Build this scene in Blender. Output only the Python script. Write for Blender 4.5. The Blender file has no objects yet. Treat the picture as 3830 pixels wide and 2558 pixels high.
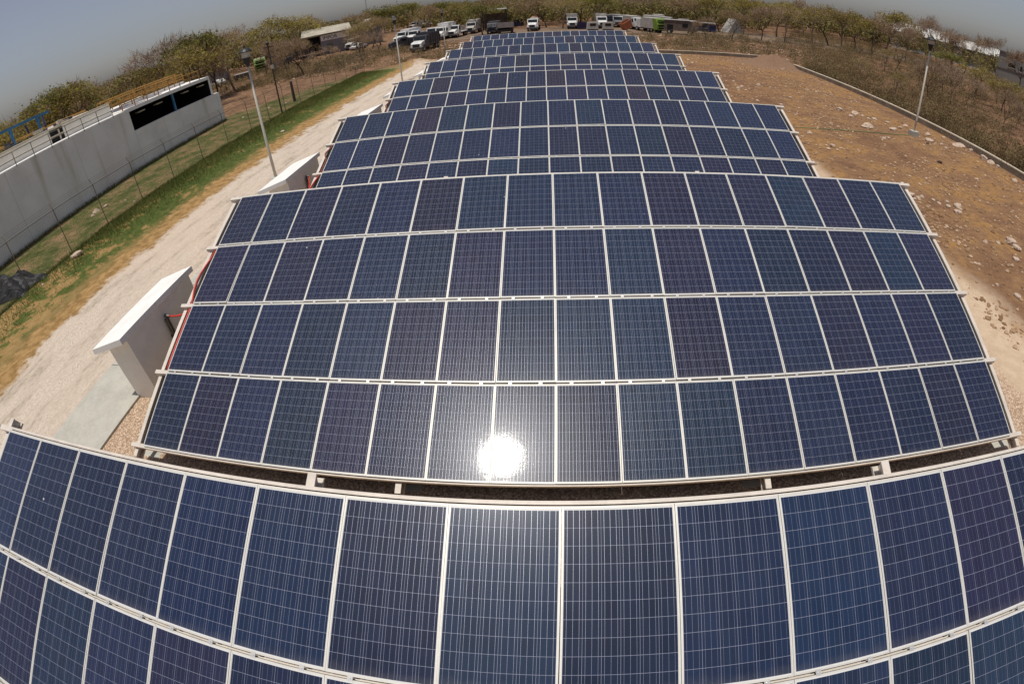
import bpy, math, random
import numpy as np
from mathutils import Matrix, Vector, Quaternion

S = bpy.context.scene
COL = S.collection
random.seed(7)
RNG = np.random.default_rng(7)

# ------------------------------------------------------------------ camera
CAM_POS = Vector((8.113252, -10.48654, 6.884043))
CAM_R = ((0.995584, 0.066125, -0.066629),      # right
         (-0.016607, -0.574525, -0.818319),    # down
         (-0.092392, 0.815812, -0.57089))      # forward
cd = bpy.data.cameras.new('camera')
cam = bpy.data.objects.new('camera', cd)
COL.objects.link(cam)
S.camera = cam
cd.type = 'PANO'
cd.panorama_type = 'FISHEYE_LENS_POLYNOMIAL'
cd.fisheye_fov = math.radians(180)
cd.fisheye_polynomial_k0 = 0.0
cd.fisheye_polynomial_k1 = -5.495372700e-02
cd.fisheye_polynomial_k2 = -1.367763769e-05
cd.fisheye_polynomial_k3 = 7.262872126e-06
cd.fisheye_polynomial_k4 = -4.041582221e-08
cd.sensor_fit = 'HORIZONTAL'
cd.sensor_width = 38.30
cd.sensor_height = 25.58
cd.shift_x = 0.0
cd.shift_y = -0.0594
cd.clip_start = 0.05
cd.clip_end = 8000
r_, d_, f_ = CAM_R
cam.matrix_world = Matrix([[r_[0], -d_[0], -f_[0], CAM_POS.x], [r_[1], -d_[1], -f_[1], CAM_POS.y],
                           [r_[2], -d_[2], -f_[2], CAM_POS.z], [0, 0, 0, 1]])

# ------------------------------------------------------------------ world, sun, exposure
SUN = Vector((-0.106, -0.117, 0.9875)).normalized()
SUN_EL = math.asin(SUN.z)
SUN_AZ = math.atan2(SUN.x, SUN.y)
W = bpy.data.worlds.new("World")
S.world = W
W.use_nodes = True
wn = W.node_tree
sky = wn.nodes.new('ShaderNodeTexSky')
sky.sky_type = 'NISHITA'
sky.sun_disc = False
sky.sun_elevation = SUN_EL
sky.sun_rotation = SUN_AZ
sky.air_density = 1.0
sky.dust_density = 1.55
sky.ozone_density = 1.0
hs = wn.nodes.new('ShaderNodeHueSaturation')
hs.inputs['Saturation'].default_value = 0.62
hs.inputs['Value'].default_value = 1.0
wn.links.new(sky.outputs[0], hs.inputs['Color'])
tn = wn.nodes.new('ShaderNodeMix'); tn.data_type = 'RGBA'; tn.blend_type = 'MULTIPLY'
tn.inputs[0].default_value = 1.0
tn.inputs[7].default_value = (0.985, 0.955, 1.02, 1.0)       # smoke tinted dry season air
wn.links.new(hs.outputs[0], tn.inputs[6])
wn.links.new(tn.outputs[2], wn.nodes['Background'].inputs['Color'])
wn.nodes['Background'].inputs['Strength'].default_value = 0.074

sl = bpy.data.lights.new('sun', 'SUN')
sl.energy = 3.4
sl.angle = math.radians(0.5)
sl.color = (1.0, 0.955, 0.88)
so = bpy.data.objects.new('sun', sl)
COL.objects.link(so)
so.rotation_euler = SUN.to_track_quat('Z', 'Y').to_euler()
so.location = (0, 0, 60)

S.view_settings.view_transform = 'Standard'
S.view_settings.look = 'None'
S.view_settings.gamma = 1.0
S.view_settings.exposure = 0.0
S.render.film_transparent = False

# ------------------------------------------------------------------ node helpers
def newmat(name):
    m = bpy.data.materials.new(name)
    m.use_nodes = True
    nt = m.node_tree
    return m, nt, nt.nodes['Principled BSDF']

class NT:
    """tiny helper to wire shader nodes"""
    def __init__(self, nt):
        self.nt = nt
    def node(self, t, **kw):
        n = self.nt.nodes.new(t)
        for k, v in kw.items():
            setattr(n, k, v)
        return n
    def put(self, sock, v):
        if isinstance(v, (int, float)):
            sock.default_value = v
        elif isinstance(v, tuple):
            sock.default_value = v if len(v) == len(sock.default_value) else (*v, 1.0)
        else:
            self.nt.links.new(v, sock)
    def m(self, op, a, b=0.0, c=0.0, clamp=False):
        n = self.node('ShaderNodeMath', operation=op, use_clamp=clamp)
        self.put(n.inputs[0], a); self.put(n.inputs[1], b); self.put(n.inputs[2], c)
        return n.outputs[0]
    def mix(self, f, a, b, blend='MIX'):
        n = self.node('ShaderNodeMix', data_type='RGBA', blend_type=blend)
        self.put(n.inputs[0], f); self.put(n.inputs[6], a); self.put(n.inputs[7], b)
        return n.outputs[2]
    def noise(self, scale, detail=3.0, vec=None, rough=0.55, out=0):
        n = self.node('ShaderNodeTexNoise')
        n.inputs['Scale'].default_value = scale
        n.inputs['Detail'].default_value = detail
        n.inputs['Roughness'].default_value = rough
        if vec is not None:
            self.nt.links.new(vec, n.inputs['Vector'])
        return n.outputs[out]
    def vor(self, scale, vec=None, feature='F1', out='Distance'):
        n = self.node('ShaderNodeTexVoronoi', feature=feature)
        n.inputs['Scale'].default_value = scale
        if vec is not None:
            self.nt.links.new(vec, n.inputs['Vector'])
        return n.outputs[out]
    def step(self, v, lo, hi):
        n = self.node('ShaderNodeMapRange', interpolation_type='SMOOTHSTEP')
        self.put(n.inputs[0], v)
        n.inputs[1].default_value = lo; n.inputs[2].default_value = hi
        n.inputs[3].default_value = 0.0; n.inputs[4].default_value = 1.0
        return n.outputs[0]
    def ramp(self, f, stops):
        n = self.node('ShaderNodeValToRGB')
        e = n.color_ramp.elements
        while len(e) < len(stops):
            e.new(0.5)
        for el, (p, c) in zip(e, stops):
            el.position = p
            el.color = (*c, 1.0)
        self.put(n.inputs[0], f)
        return n.outputs[0]
    def pos(self):
        return self.node('ShaderNodeNewGeometry').outputs['Position']
    def island(self):
        return self.node('ShaderNodeNewGeometry').outputs['Random Per Island']
    def scalevec(self, v, s):
        n = self.node('ShaderNodeVectorMath', operation='MULTIPLY')
        self.put(n.inputs[0], v)
        n.inputs[1].default_value = s
        return n.outputs[0]
    def bump(self, h, strength, dist):
        n = self.node('ShaderNodeBump')
        n.inputs['Strength'].default_value = strength
        n.inputs['Distance'].default_value = dist
        self.put(n.inputs['Height'], h)
        return n.outputs[0]

def mat(name, col, rough=0.6, metal=0.0, var=0.12, scale=3.0, bump=0.0, spec=0.4, col2=None):
    """plain surface with blotchy wear in its own colour"""
    m, nt, p = newmat(name)
    h = NT(nt)
    tc = h.node('ShaderNodeTexCoord').outputs['Object']
    n = h.noise(scale, 4.0, tc)
    n2 = h.noise(scale * 7.0, 3.0, tc)
    f = h.m('ADD', h.m('MULTIPLY', n, 0.65), h.m('MULTIPLY', n2, 0.35))
    f = h.step(f, 0.3, 0.7)
    lo = tuple(max(0.0, c * (1 - var)) for c in col)
    hi = col2 if col2 else tuple(min(1.0, c * (1 + var)) for c in col)
    h.put(p.inputs['Base Color'], h.mix(f, lo, hi))
    p.inputs['Roughness'].default_value = rough
    p.inputs['Metallic'].default_value = metal
    p.inputs['Specular IOR Level'].default_value = spec
    if bump:
        h.put(p.inputs['Normal'], h.bump(n2, bump, 0.02))
    return m

# ------------------------------------------------------------------ mesh helpers
def yawm(a):
    return Matrix.Rotation(a, 3, 'Z')

class MB:
    def __init__(self):
        self.v = []; self.f = []
    def box(self, c, s, R=None):
        b = len(self.v); c = Vector(c)
        for dz in (-.5, .5):
            for dy in (-.5, .5):
                for dx in (-.5, .5):
                    q = Vector((dx * s[0], dy * s[1], dz * s[2]))
                    if R is not None:
                        q = R @ q
                    self.v.append(c + q)
        for q in ((0, 2, 3, 1), (4, 5, 7, 6), (0, 1, 5, 4), (2, 6, 7, 3), (0, 4, 6, 2), (1, 3, 7, 5)):
            self.f.append(tuple(b + i for i in q))
        return self
    def bx(self, x0, x1, y0, y1, z0, z1):
        return self.box(((x0 + x1) / 2, (y0 + y1) / 2, (z0 + z1) / 2), (abs(x1 - x0), abs(y1 - y0), abs(z1 - z0)))
    def tube(self, p0, p1, r0, r1=None, n=8, cap=True):
        r1 = r0 if r1 is None else r1
        p0 = Vector(p0); p1 = Vector(p1)
        d = (p1 - p0)
        if d.length < 1e-6:
            return self
        d.normalize()
        a = d.orthogonal().normalized(); c = d.cross(a)
        b = len(self.v)
        for p, r in ((p0, r0), (p1, r1)):
            for i in range(n):
                t = 2 * math.pi * i / n
                self.v.append(p + (a * math.cos(t) + c * math.sin(t)) * r)
        for i in range(n):
            j = (i + 1) % n
            self.f.append((b + i, b + j, b + n + j, b + n + i))
        if cap:
            self.f.append(tuple(b + i for i in reversed(range(n))))
            self.f.append(tuple(b + n + i for i in range(n)))
        return self
    def path(self, pts, r, n=6):
        pts = [Vector(p) for p in pts]
        b = len(self.v)
        prev = None
        for i, p in enumerate(pts):
            d = (pts[min(i + 1, len(pts) - 1)] - pts[max(i - 1, 0)]).normalized()
            a = d.orthogonal().normalized() if prev is None else (prev - d * prev.dot(d)).normalized()
            prev = a
            c = d.cross(a)
            for k in range(n):
                t = 2 * math.pi * k / n
                self.v.append(p + (a * math.cos(t) + c * math.sin(t)) * r)
        for i in range(len(pts) - 1):
            for k in range(n):
                j = (k + 1) % n
                self.f.append((b + i * n + k, b + i * n + j, b + (i + 1) * n + j, b + (i + 1) * n + k))
        self.f.append(tuple(b + k for k in reversed(range(n))))
        self.f.append(tuple(b + (len(pts) - 1) * n + k for k in range(n)))
        return self
    def prism(self, poly, axis, a0, a1):
        """poly: 2-D outline; axis 'x' -> (y,z) outline, 'y' -> (x,z), 'z' -> (x,y)"""
        b = len(self.v); n = len(poly)
        for a in (a0, a1):
            for (u, w) in poly:
                self.v.append(Vector((a, u, w) if axis == 'x' else (u, a, w) if axis == 'y' else (u, w, a)))
        for i in range(n):
            j = (i + 1) % n
            self.f.append((b + i, b + j, b + n + j, b + n + i))
        self.f.append(tuple(b + i for i in reversed(range(n))))
        self.f.append(tuple(b + n + i for i in range(n)))
        return self
    def quad(self, *pts):
        b = len(self.v)
        self.v += [Vector(p) for p in pts]
        self.f.append(tuple(range(b, b + len(pts))))
        return self
    def rings(self, prof, n=12, c=(0, 0, 0), squash=(1, 1)):
        """lathe: prof = [(r, z)...] round the z axis at c"""
        b = len(self.v)
        for r, z in prof:
            for i in range(n):
                t = 2 * math.pi * i / n
                self.v.append(Vector((c[0] + r * squash[0] * math.cos(t), c[1] + r * squash[1] * math.sin(t), c[2] + z)))
        for k in range(len(prof) - 1):
            for i in range(n):
                j = (i + 1) % n
                self.f.append((b + k * n + i, b + k * n + j, b + (k + 1) * n + j, b + (k + 1) * n + i))
        self.f.append(tuple(b + i for i in reversed(range(n))))
        self.f.append(tuple(b + (len(prof) - 1) * n + i for i in range(n)))
        return self
    def mesh(self, name, m):
        me = bpy.data.meshes.new(name)
        me.from_pydata([tuple(v) for v in self.v], [], self.f)
        import bmesh as _bm
        bm = _bm.new(); bm.from_mesh(me)
        _bm.ops.recalc_face_normals(bm, faces=bm.faces)
        bm.to_mesh(me); bm.free()
        if m:
            me.materials.append(m)
        return me
    def build(self, name, m, parent=None, loc=None, smooth=False):
        me = self.mesh(name, m)
        if smooth:
            me.polygons.foreach_set('use_smooth', [True] * len(me.polygons))
        return link(name, me, parent, loc)

def link(name, me, parent=None, loc=None):
    o = bpy.data.objects.new(name, me)
    COL.objects.link(o)
    if parent is not None:
        o.parent = parent
    if loc is not None:
        o.location = loc
    return o

def tri_object(name, V, m, parent=None, nper=3):
    """V: (n*nper, 3) vertices, each nper of them one face"""
    V = np.asarray(V, dtype=np.float32)
    n = len(V) // nper
    me = bpy.data.meshes.new(name)
    me.vertices.add(len(V)); me.vertices.foreach_set('co', V.ravel())
    me.loops.add(len(V)); me.loops.foreach_set('vertex_index', np.arange(len(V), dtype=np.int32))
    me.polygons.add(n)
    me.polygons.foreach_set('loop_start', np.arange(0, len(V), nper, dtype=np.int32))
    me.update(calc_edges=True)
    me.validate()
    me.materials.append(m)
    return link(name, me, parent)

def tag(o, label=None, cat=None, group=None, kind=None):
    if label: o['label'] = label
    if cat: o['category'] = cat
    if group: o['group'] = group
    if kind: o['kind'] = kind
    return o

def thing(name, label, cat, loc=(0, 0, 0), rz=0.0, group=None):
    o = bpy.data.objects.new(name, None)
    o.empty_display_size = 0.3
    COL.objects.link(o)
    o.location = loc
    o.rotation_euler = (0, 0, rz)
    return tag(o, label, cat, group)

def copy_tree(o, parent=None):
    c = o.copy()
    COL.objects.link(c)
    if parent is not None:
        c.parent = parent
    for ch in list(o.children):
        copy_tree(ch, c)
    return c

# ------------------------------------------------------------------ materials
def ground_material():
    m, nt, p = newmat('terrain')
    h = NT(nt)
    P = h.pos()
    sp = h.node('ShaderNodeSeparateXYZ'); nt.links.new(P, sp.inputs[0])
    x, y = sp.outputs[0], sp.outputs[1]
    nA = h.noise(0.10, 4.0, P)
    nB = h.noise(0.55, 5.0, P, 0.62)
    nC = h.noise(2.6, 5.0, P, 0.65)
    nD = h.noise(14.0, 4.0, P, 0.7)
    nS = h.noise(1.0, 5.0, h.scalevec(P, (1.5, 0.32, 1.0)), 0.65)   # drawn out along the road
    # --- soil of the open lot
    t = h.m('ADD', h.m('MULTIPLY', nB, 0.55), h.m('MULTIPLY', nA, 0.45))
    soil = h.ramp(t, [(0.34, (0.125, 0.065, 0.038)), (0.43, (0.20, 0.108, 0.058)), (0.50, (0.255, 0.145, 0.072)),
                      (0.57, (0.33, 0.18, 0.066)), (0.66, (0.25, 0.145, 0.08))])
    soil = h.mix(h.m('MULTIPLY', h.step(nC, 0.40, 0.66), 0.6), soil, (0.155, 0.085, 0.05))
    soil = h.mix(h.m('MULTIPLY', h.step(h.noise(5.5, 4.0, P, 0.7), 0.54, 0.68), 0.5), soil, (0.36, 0.25, 0.165))
    soil = h.mix(h.m('MULTIPLY', h.step(nD, 0.6, 0.78), 0.6), soil, (0.47, 0.37, 0.27))
    # --- scrub floor beyond the walls
    scrub = h.ramp(t, [(0.36, (0.085, 0.048, 0.03)), (0.5, (0.175, 0.096, 0.054)), (0.62, (0.26, 0.15, 0.088))])
    scrub = h.mix(h.m('MULTIPLY', h.step(nC, 0.5, 0.75), 0.6), scrub, (0.25, 0.19, 0.14))
    xj = h.m('ADD', x, h.m('MULTIPLY', h.m('SUBTRACT', nB, 0.5), 2.2))
    yj = h.m('ADD', y, h.m('MULTIPLY', h.m('SUBTRACT', nB, 0.5), 5.0))
    beyond = h.m('MAXIMUM', h.step(xj, 37.2, 38.2), h.step(yj, 52.5, 54.5))
    col = h.mix(beyond, soil, scrub)
    yard = h.m('MULTIPLY', h.step(yj, 84.0, 90.0), h.m('MULTIPLY', h.m('SUBTRACT', 1.0, h.step(yj, 108.0, 114.0)), h.step(xj, -42.0, -34.0)))
    col = h.mix(h.m('MULTIPLY', yard, 0.75), col, h.mix(nC, (0.15, 0.11, 0.08), (0.25, 0.19, 0.14)))
    soil = h.mix(1.0, soil, (1.55, 1.17, 0.84), 'MULTIPLY')
    # --- sandy margin east of the gravel
    xs = h.m('ADD', x, h.m('ADD', h.m('MULTIPLY', h.m('SUBTRACT', nB, 0.5), 3.0), h.m('MULTIPLY', y, 0.12)))
    sand = h.mix(h.step(nC, 0.35, 0.7), (0.52, 0.385, 0.26), (0.60, 0.46, 0.325))
    sand = h.mix(h.m('MULTIPLY', h.step(nD, 0.55, 0.75), 0.35), sand, (0.36, 0.25, 0.15))
    col = h.mix(h.m('MULTIPLY', h.m('SUBTRACT', 1.0, h.step(xs, 20.8, 22.6)), h.m('SUBTRACT', 1.0, h.step(yj, 49.0, 53.0))), col, sand)
    # --- field west of the fence and the grass strip
    field = h.ramp(h.m('ADD', h.m('MULTIPLY', nB, 0.6), h.m('MULTIPLY', nC, 0.4)),
                   [(0.38, (0.050, 0.062, 0.016)), (0.485, (0.105, 0.108, 0.038)), (0.535, (0.175, 0.128, 0.060)), (0.64, (0.28, 0.18, 0.10))])
    xg = h.m('ADD', x, h.m('ADD', h.m('MULTIPLY', h.m('SUBTRACT', nB, 0.5), 2.6), h.m('ADD', h.m('MULTIPLY', h.m('SUBTRACT', nC, 0.5), 1.6), h.m('MULTIPLY', h.m('SUBTRACT', nD, 0.5), 1.2))))
    diag = h.m('SUBTRACT', yj, h.m('MULTIPLY', h.m('ADD', x, 24.0), 1.7))
    west = h.m('MULTIPLY', h.m('SUBTRACT', 1.0, h.step(xg, -10.2, -9.4)), h.m('MULTIPLY', h.m('SUBTRACT', 1.0, h.step(yj, 49.0, 54.0)), h.m('SUBTRACT', 1.0, h.step(diag, 33.0, 35.5))))
    bank = h.m('MULTIPLY', h.m('SUBTRACT', 1.0, h.step(x, -13.0, -12.0)), h.step(diag, 32.0, 34.0))
    col = h.mix(bank, col, h.ramp(h.m('ADD', h.m('MULTIPLY', nB, 0.5), h.m('MULTIPLY', nC, 0.5)), [(0.38, (0.085, 0.05, 0.03)), (0.5, (0.20, 0.115, 0.065)), (0.62, (0.31, 0.19, 0.12))]))
    lush = h.m('MULTIPLY', h.step(xg, -15.6, -14.9), h.m('SUBTRACT', 1.0, h.step(xg, -11.2, -9.6)))
    near = h.step(y, 0.0, 9.0)
    thr = h.m('ADD', nB, h.m('MULTIPLY', near, 0.14))
    lushn = h.m('MULTIPLY', lush, h.step(h.m('ADD', h.m('MULTIPLY', thr, 0.6), h.m('MULTIPLY', nC, 0.4)), 0.475, 0.545))
    green = h.mix(h.step(nC, 0.35, 0.7), (0.048, 0.070, 0.016), (0.100, 0.120, 0.030))
    dry = h.mix(h.step(nC, 0.35, 0.65), (0.26, 0.165, 0.062), (0.36, 0.235, 0.10))
    field = h.mix(lush, field, dry)
    field = h.mix(lushn, field, green)
    foot = h.m('MULTIPLY', h.step(x, -15.55, -15.3), h.m('SUBTRACT', 1.0, h.step(x, -15.1, -14.8)))  # dark strip under the fence: grass-line shadow and overgrowth painted in
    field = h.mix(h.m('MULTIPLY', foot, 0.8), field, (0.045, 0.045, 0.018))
    col = h.mix(west, col, field)
    # --- ochre rim and pale marl road
    rim = h.m('MULTIPLY', h.step(xg, -10.7, -9.9), h.m('SUBTRACT', 1.0, h.step(yj, 50.0, 54.0)))
    rimc = h.mix(h.step(nC, 0.35, 0.65), (0.24, 0.14, 0.052), (0.40, 0.25, 0.105))
    col = h.mix(h.m('MULTIPLY', rim, h.m('SUBTRACT', 1.0, h.step(x, -5.0, -4.0))), col, rimc)
    road = h.m('MULTIPLY', h.step(xg, -9.15, -8.55), h.m('SUBTRACT', 1.0, h.step(yj, 50.5, 53.5)))
    nE = h.noise(7.0, 5.0, h.scalevec(P, (1.0, 0.6, 1.0)), 0.75)
    roadc = h.ramp(h.m('ADD', h.m('MULTIPLY', nS, 0.65), h.m('MULTIPLY', nE, 0.35)), [(0.36, (0.29, 0.245, 0.185)), (0.455, (0.50, 0.415, 0.33)), (0.58, (0.63, 0.53, 0.435))])
    roadc = h.mix(h.m('MULTIPLY', h.step(h.m('ADD', h.m('MULTIPLY', nD, 0.6), h.m('MULTIPLY', nS, 0.4)), 0.51, 0.62), 0.6), roadc, (0.29, 0.24, 0.17))
    roadc = h.mix(h.m('MULTIPLY', h.step(nA, 0.5, 0.62), 0.25), roadc, (0.58, 0.44, 0.33))
    roadm = h.m('MULTIPLY', road, h.m('SUBTRACT', 1.0, h.step(x, -2.6, -2.0)))
    col = h.mix(roadm, col, roadc)
    # --- gravel bed under the arrays
    vc = h.vor(26.0, P, out='Color')
    vd = h.vor(26.0, P)
    sepc = h.node('ShaderNodeSeparateColor'); nt.links.new(vc, sepc.inputs[0])
    grav = h.ramp(sepc.outputs[0], [(0.0, (0.40, 0.275, 0.18)), (0.5, (0.62, 0.45, 0.315)), (1.0, (0.78, 0.60, 0.44))])
    grav = h.mix(h.m('MULTIPLY', h.step(vd, 0.35, 0.75), 0.75), grav, (0.27, 0.18, 0.115))
    xv = h.m('ADD', x, h.m('MULTIPLY', h.m('SUBTRACT', nB, 0.5), 1.4))
    gm = h.m('MULTIPLY', h.step(x, -2.4, -2.2), h.m('SUBTRACT', 1.0, h.step(xv, 18.9, 19.9)))
    gm = h.m('MULTIPLY', gm, h.m('SUBTRACT', 1.0, h.step(yj, 50.0, 52.0)))
    col = h.mix(gm, col, grav)
    md = h.node('ShaderNodeVectorMath', operation='DISTANCE'); nt.links.new(P, md.inputs[0]); md.inputs[1].default_value = (34.6, 47.3, 0.0)
    col = h.mix(h.m('MULTIPLY', h.m('SUBTRACT', 1.0, h.step(md.outputs[1], 3.0, 6.5)), 0.75), col, h.mix(nD, (0.13, 0.075, 0.05), (0.30, 0.20, 0.145)))
    h.put(p.inputs['Base Color'], col)
    p.inputs['Roughness'].default_value = 0.95
    p.inputs['Specular IOR Level'].default_value = 0.1
    hgt = h.m('ADD', h.m('MULTIPLY', nC, 0.6), h.m('MULTIPLY', nD, 0.4))
    hgt = h.m('ADD', hgt, h.m('MULTIPLY', h.m('MULTIPLY', gm, vd), -0.35))
    h.put(p.inputs['Normal'], h.bump(hgt, 0.75, 0.10))
    return m

def panel_material():
    m, nt, p = newmat('solar_glass')
    h = NT(nt)
    uv = h.node('ShaderNodeUVMap').outputs[0]
    sp = h.node('ShaderNodeSeparateXYZ'); nt.links.new(uv, sp.inputs[0])
    # cell field inside a pale margin
    u = h.m('MULTIPLY', h.m('SUBTRACT', sp.outputs[0], 0.004), 6.0 / 0.992)
    v = h.m('MULTIPLY', h.m('SUBTRACT', sp.outputs[1], 0.009), 10.0 / 0.982)
    fu = h.m('FRACT', u); fv = h.m('FRACT', v)
    du = h.m('ABSOLUTE', h.m('SUBTRACT', fu, 0.5)); dv = h.m('ABSOLUTE', h.m('SUBTRACT', fv, 0.5))
    gap = h.m('MAXIMUM', h.m('GREATER_THAN', du, 0.491), h.m('GREATER_THAN', dv, 0.4895))
    b3 = h.m('ABSOLUTE', h.m('SUBTRACT', h.m('FRACT', h.m('MULTIPLY', fu, 3.0)), 0.5))
    bus = h.m('LESS_THAN', b3, 0.0125)
    inside = h.m('MULTIPLY', h.m('MULTIPLY', h.m('GREATER_THAN', u, 0.0), h.m('LESS_THAN', u, 6.0)),
                 h.m('MULTIPLY', h.m('GREATER_THAN', v, 0.0), h.m('LESS_THAN', v, 10.0)))
    oi = h.node('ShaderNodeObjectInfo')
    cid = h.node('ShaderNodeCombineXYZ')
    h.put(cid.inputs[0], h.m('FLOOR', u)); h.put(cid.inputs[1], h.m('FLOOR', v))
    h.put(cid.inputs[2], h.m('MULTIPLY', oi.outputs['Random'], 91.0))
    wnz = h.node('ShaderNodeTexWhiteNoise'); nt.links.new(cid.outputs[0], wnz.inputs[0])
    # crystal mottling of the wafers
    ov = h.node('ShaderNodeVectorMath', operation='ADD')
    nt.links.new(h.node('ShaderNodeTexCoord').outputs['Object'], ov.inputs[0]); nt.links.new(cid.outputs[0], ov.inputs[1])
    cry = h.noise(1.4, 3.0, ov.outputs[0])
    val = h.m('ADD', 0.44, h.m('ADD', h.m('MULTIPLY', wnz.outputs[0], 0.20), h.m('MULTIPLY', cry, 0.32)))
    cell = h.mix(1.0, oi.outputs['Color'], val, 'MULTIPLY')
    cell = h.mix(h.m('MULTIPLY', h.step(wnz.outputs[0], 0.6, 1.0), 0.25), cell, (0.006, 0.014, 0.024))
    line = (0.24, 0.255, 0.325)
    col = h.mix(gap, cell, line)
    col = h.mix(bus, col, (0.36, 0.37, 0.44))
    # dusty film plus an even grey lift imitating a hazy sheen
    P = h.pos()
    low = h.m('SUBTRACT', 1.0, h.step(h.m('ADD', sp.outputs[1], h.m('MULTIPLY', h.m('SUBTRACT', h.noise(9.0, 3.0, P), 0.5), 0.08)), 0.0, 0.07))
    runs = h.step(h.noise(1.0, 3.0, h.scalevec(P, (9.0, 0.6, 0.6))), 0.55, 0.75)
    dust_sheen = h.m('ADD', 0.006, h.m('ADD', h.m('MULTIPLY', h.step(h.noise(1.1, 5.0, P, 0.7), 0.35, 0.75), 0.010), h.m('ADD', h.m('MULTIPLY', low, 0.05), h.m('MULTIPLY', runs, 0.006))))
    col = h.mix(dust_sheen, col, (0.55, 0.48, 0.40))
    # bird droppings
    dn = h.vor(1.7, P); dr = h.vor(1.7, P, out='Color')
    sdr = h.node('ShaderNodeSeparateColor'); nt.links.new(dr, sdr.inputs[0])
    spot = h.m('MULTIPLY', h.m('LESS_THAN', dn, h.m('MULTIPLY', sdr.outputs[1], 0.034)), h.m('GREATER_THAN', sdr.outputs[0], 0.45))
    col = h.mix(inside, (0.62, 0.61, 0.58), col)
    col = h.mix(h.m('MULTIPLY', spot, 0.8), col, (0.55, 0.54, 0.52))
    h.put(p.inputs['Base Color'], col)
    metal = h.m('MULTIPLY', h.m('MULTIPLY', bus, inside), 0.85)
    h.put(p.inputs['Metallic'], metal)
    h.put(p.inputs['Roughness'], h.m('ADD', 0.28, h.m('MULTIPLY', metal, 0.12)))
    p.inputs['Specular IOR Level'].default_value = 0.10
    p.inputs['Coat Weight'].default_value = 0.85
    p.inputs['Coat IOR'].default_value = 1.36
    p.inputs['Coat Roughness'].default_value = 0.058
    tn = h.m('ADD', h.noise(42.0, 3.0, P, 0.7), h.m('MULTIPLY', h.noise(9.0, 2.0, P), 1.6))
    cb = h.bump(tn, 0.15, 0.002)
    h.put(p.inputs['Coat Normal'], cb)
    return m

def leaf_material(name, cols, trans=0.25):
    m, nt, p = newmat(name)
    h = NT(nt)
    r = h.island()
    P = h.pos()
    oi = h.node('ShaderNodeObjectInfo').outputs['Random']
    f = h.m('ADD', h.m('MULTIPLY', r, 0.6), h.m('MULTIPLY', h.noise(0.45, 3.0, P), 0.55))
    f = h.m('ADD', f, h.m('MULTIPLY', h.m('SUBTRACT', oi, 0.5), 0.22))
    n = len(cols)
    c = h.ramp(f, [(0.2 + 0.7 * i / (n - 1), q) for i, q in enumerate(cols)])
    h.put(p.inputs['Base Color'], c)
    p.inputs['Roughness'].default_value = 0.75
    p.inputs['Specular IOR Level'].default_value = 0.15
    if trans:
        tr = h.node('ShaderNodeBsdfTranslucent'); h.put(tr.inputs[0], c)
        mx = h.node('ShaderNodeMixShader'); mx.inputs[0].default_value = trans
        nt.links.new(p.outputs[0], mx.inputs[1]); nt.links.new(tr.outputs[0], mx.inputs[2])
        nt.links.new(mx.outputs[0], nt.nodes['Material Output'].inputs[0])
    return m

M = {}
M['terrain'] = ground_material()
M['glass'] = panel_material()
M['alu'] = mat('anodised_aluminium', (0.58, 0.56, 0.51), 0.48, 0.2, 0.08, 4.0)
M['clamp'] = mat('clamp_steel', (0.62, 0.61, 0.58), 0.35, 0.5, 0.08, 9.0)
M['steel'] = mat('cream_galvanised_steel', (0.60, 0.54, 0.47), 0.6, 0.1, 0.12, 2.5, 0.15)
M['concrete'] = mat('broom_finished_concrete', (0.44, 0.42, 0.36), 0.9, 0, 0.12, 1.6, 0.3)
M['plaster'] = mat('white_painted_plaster', (0.80, 0.78, 0.74), 0.85, 0, 0.07, 1.5, 0.15)
M['plaster_warm'] = mat('cream_painted_plaster', (0.82, 0.785, 0.70), 0.85, 0, 0.06, 1.2, 0.15)
M['red'] = mat('red_conduit', (0.55, 0.045, 0.03), 0.45, 0, 0.15, 6)
M['rust_red'] = mat('weathered_red_conduit', (0.30, 0.07, 0.045), 0.6, 0, 0.2, 6)
M['pipe'] = mat('grey_steel_pipe', (0.17, 0.155, 0.135), 0.45, 0.6, 0.2, 6)
M['black'] = mat('black_painted_metal', (0.016, 0.016, 0.018), 0.5, 0, 0.2, 5)
M['lampglass'] = mat('lantern_glass', (0.42, 0.40, 0.36), 0.25, 0, 0.1, 5)
M['lampbeige'] = mat('lamp_pole_paint', (0.50, 0.47, 0.40), 0.6, 0, 0.12, 2)
M['wood'] = mat('dark_wood', (0.06, 0.042, 0.028), 0.9, 0, 0.3, 3, 0.3)
M['fence'] = mat('weathered_galvanised_wire', (0.115, 0.105, 0.09), 0.6, 0.4, 0.2, 3)
M['yellow'] = mat('yellow_ochre_paint', (0.40, 0.20, 0.035), 0.55, 0, 0.25, 1.5)
M['blue'] = mat('blue_paint', (0.04, 0.17, 0.33), 0.5, 0, 0.2, 1.5)
M['railbrown'] = mat('brown_rail_paint', (0.19, 0.155, 0.105), 0.6, 0, 0.2, 3)
M['dark'] = mat('opening_shade', (0.01, 0.01, 0.011), 0.9, 0, 0.2, 2)  # near-black surface colour stands in for shade inside openings
M['rubber'] = mat('rubber', (0.014, 0.014, 0.015), 0.85, 0, 0.3, 5)
M['tarp'] = mat('black_plastic_sheet', (0.032, 0.031, 0.033), 0.6, 0, 0.35, 1.2)
M['hose'] = mat('green_hose', (0.14, 0.20, 0.08), 0.5, 0, 0.2, 5)
M['rock'] = mat('limestone', (0.50, 0.38, 0.285), 0.9, 0, 0.28, 2.5, 0.6)
M['rock_dark'] = mat('dark_stone', (0.055, 0.035, 0.025), 0.9, 0, 0.3, 3, 0.5)
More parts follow.
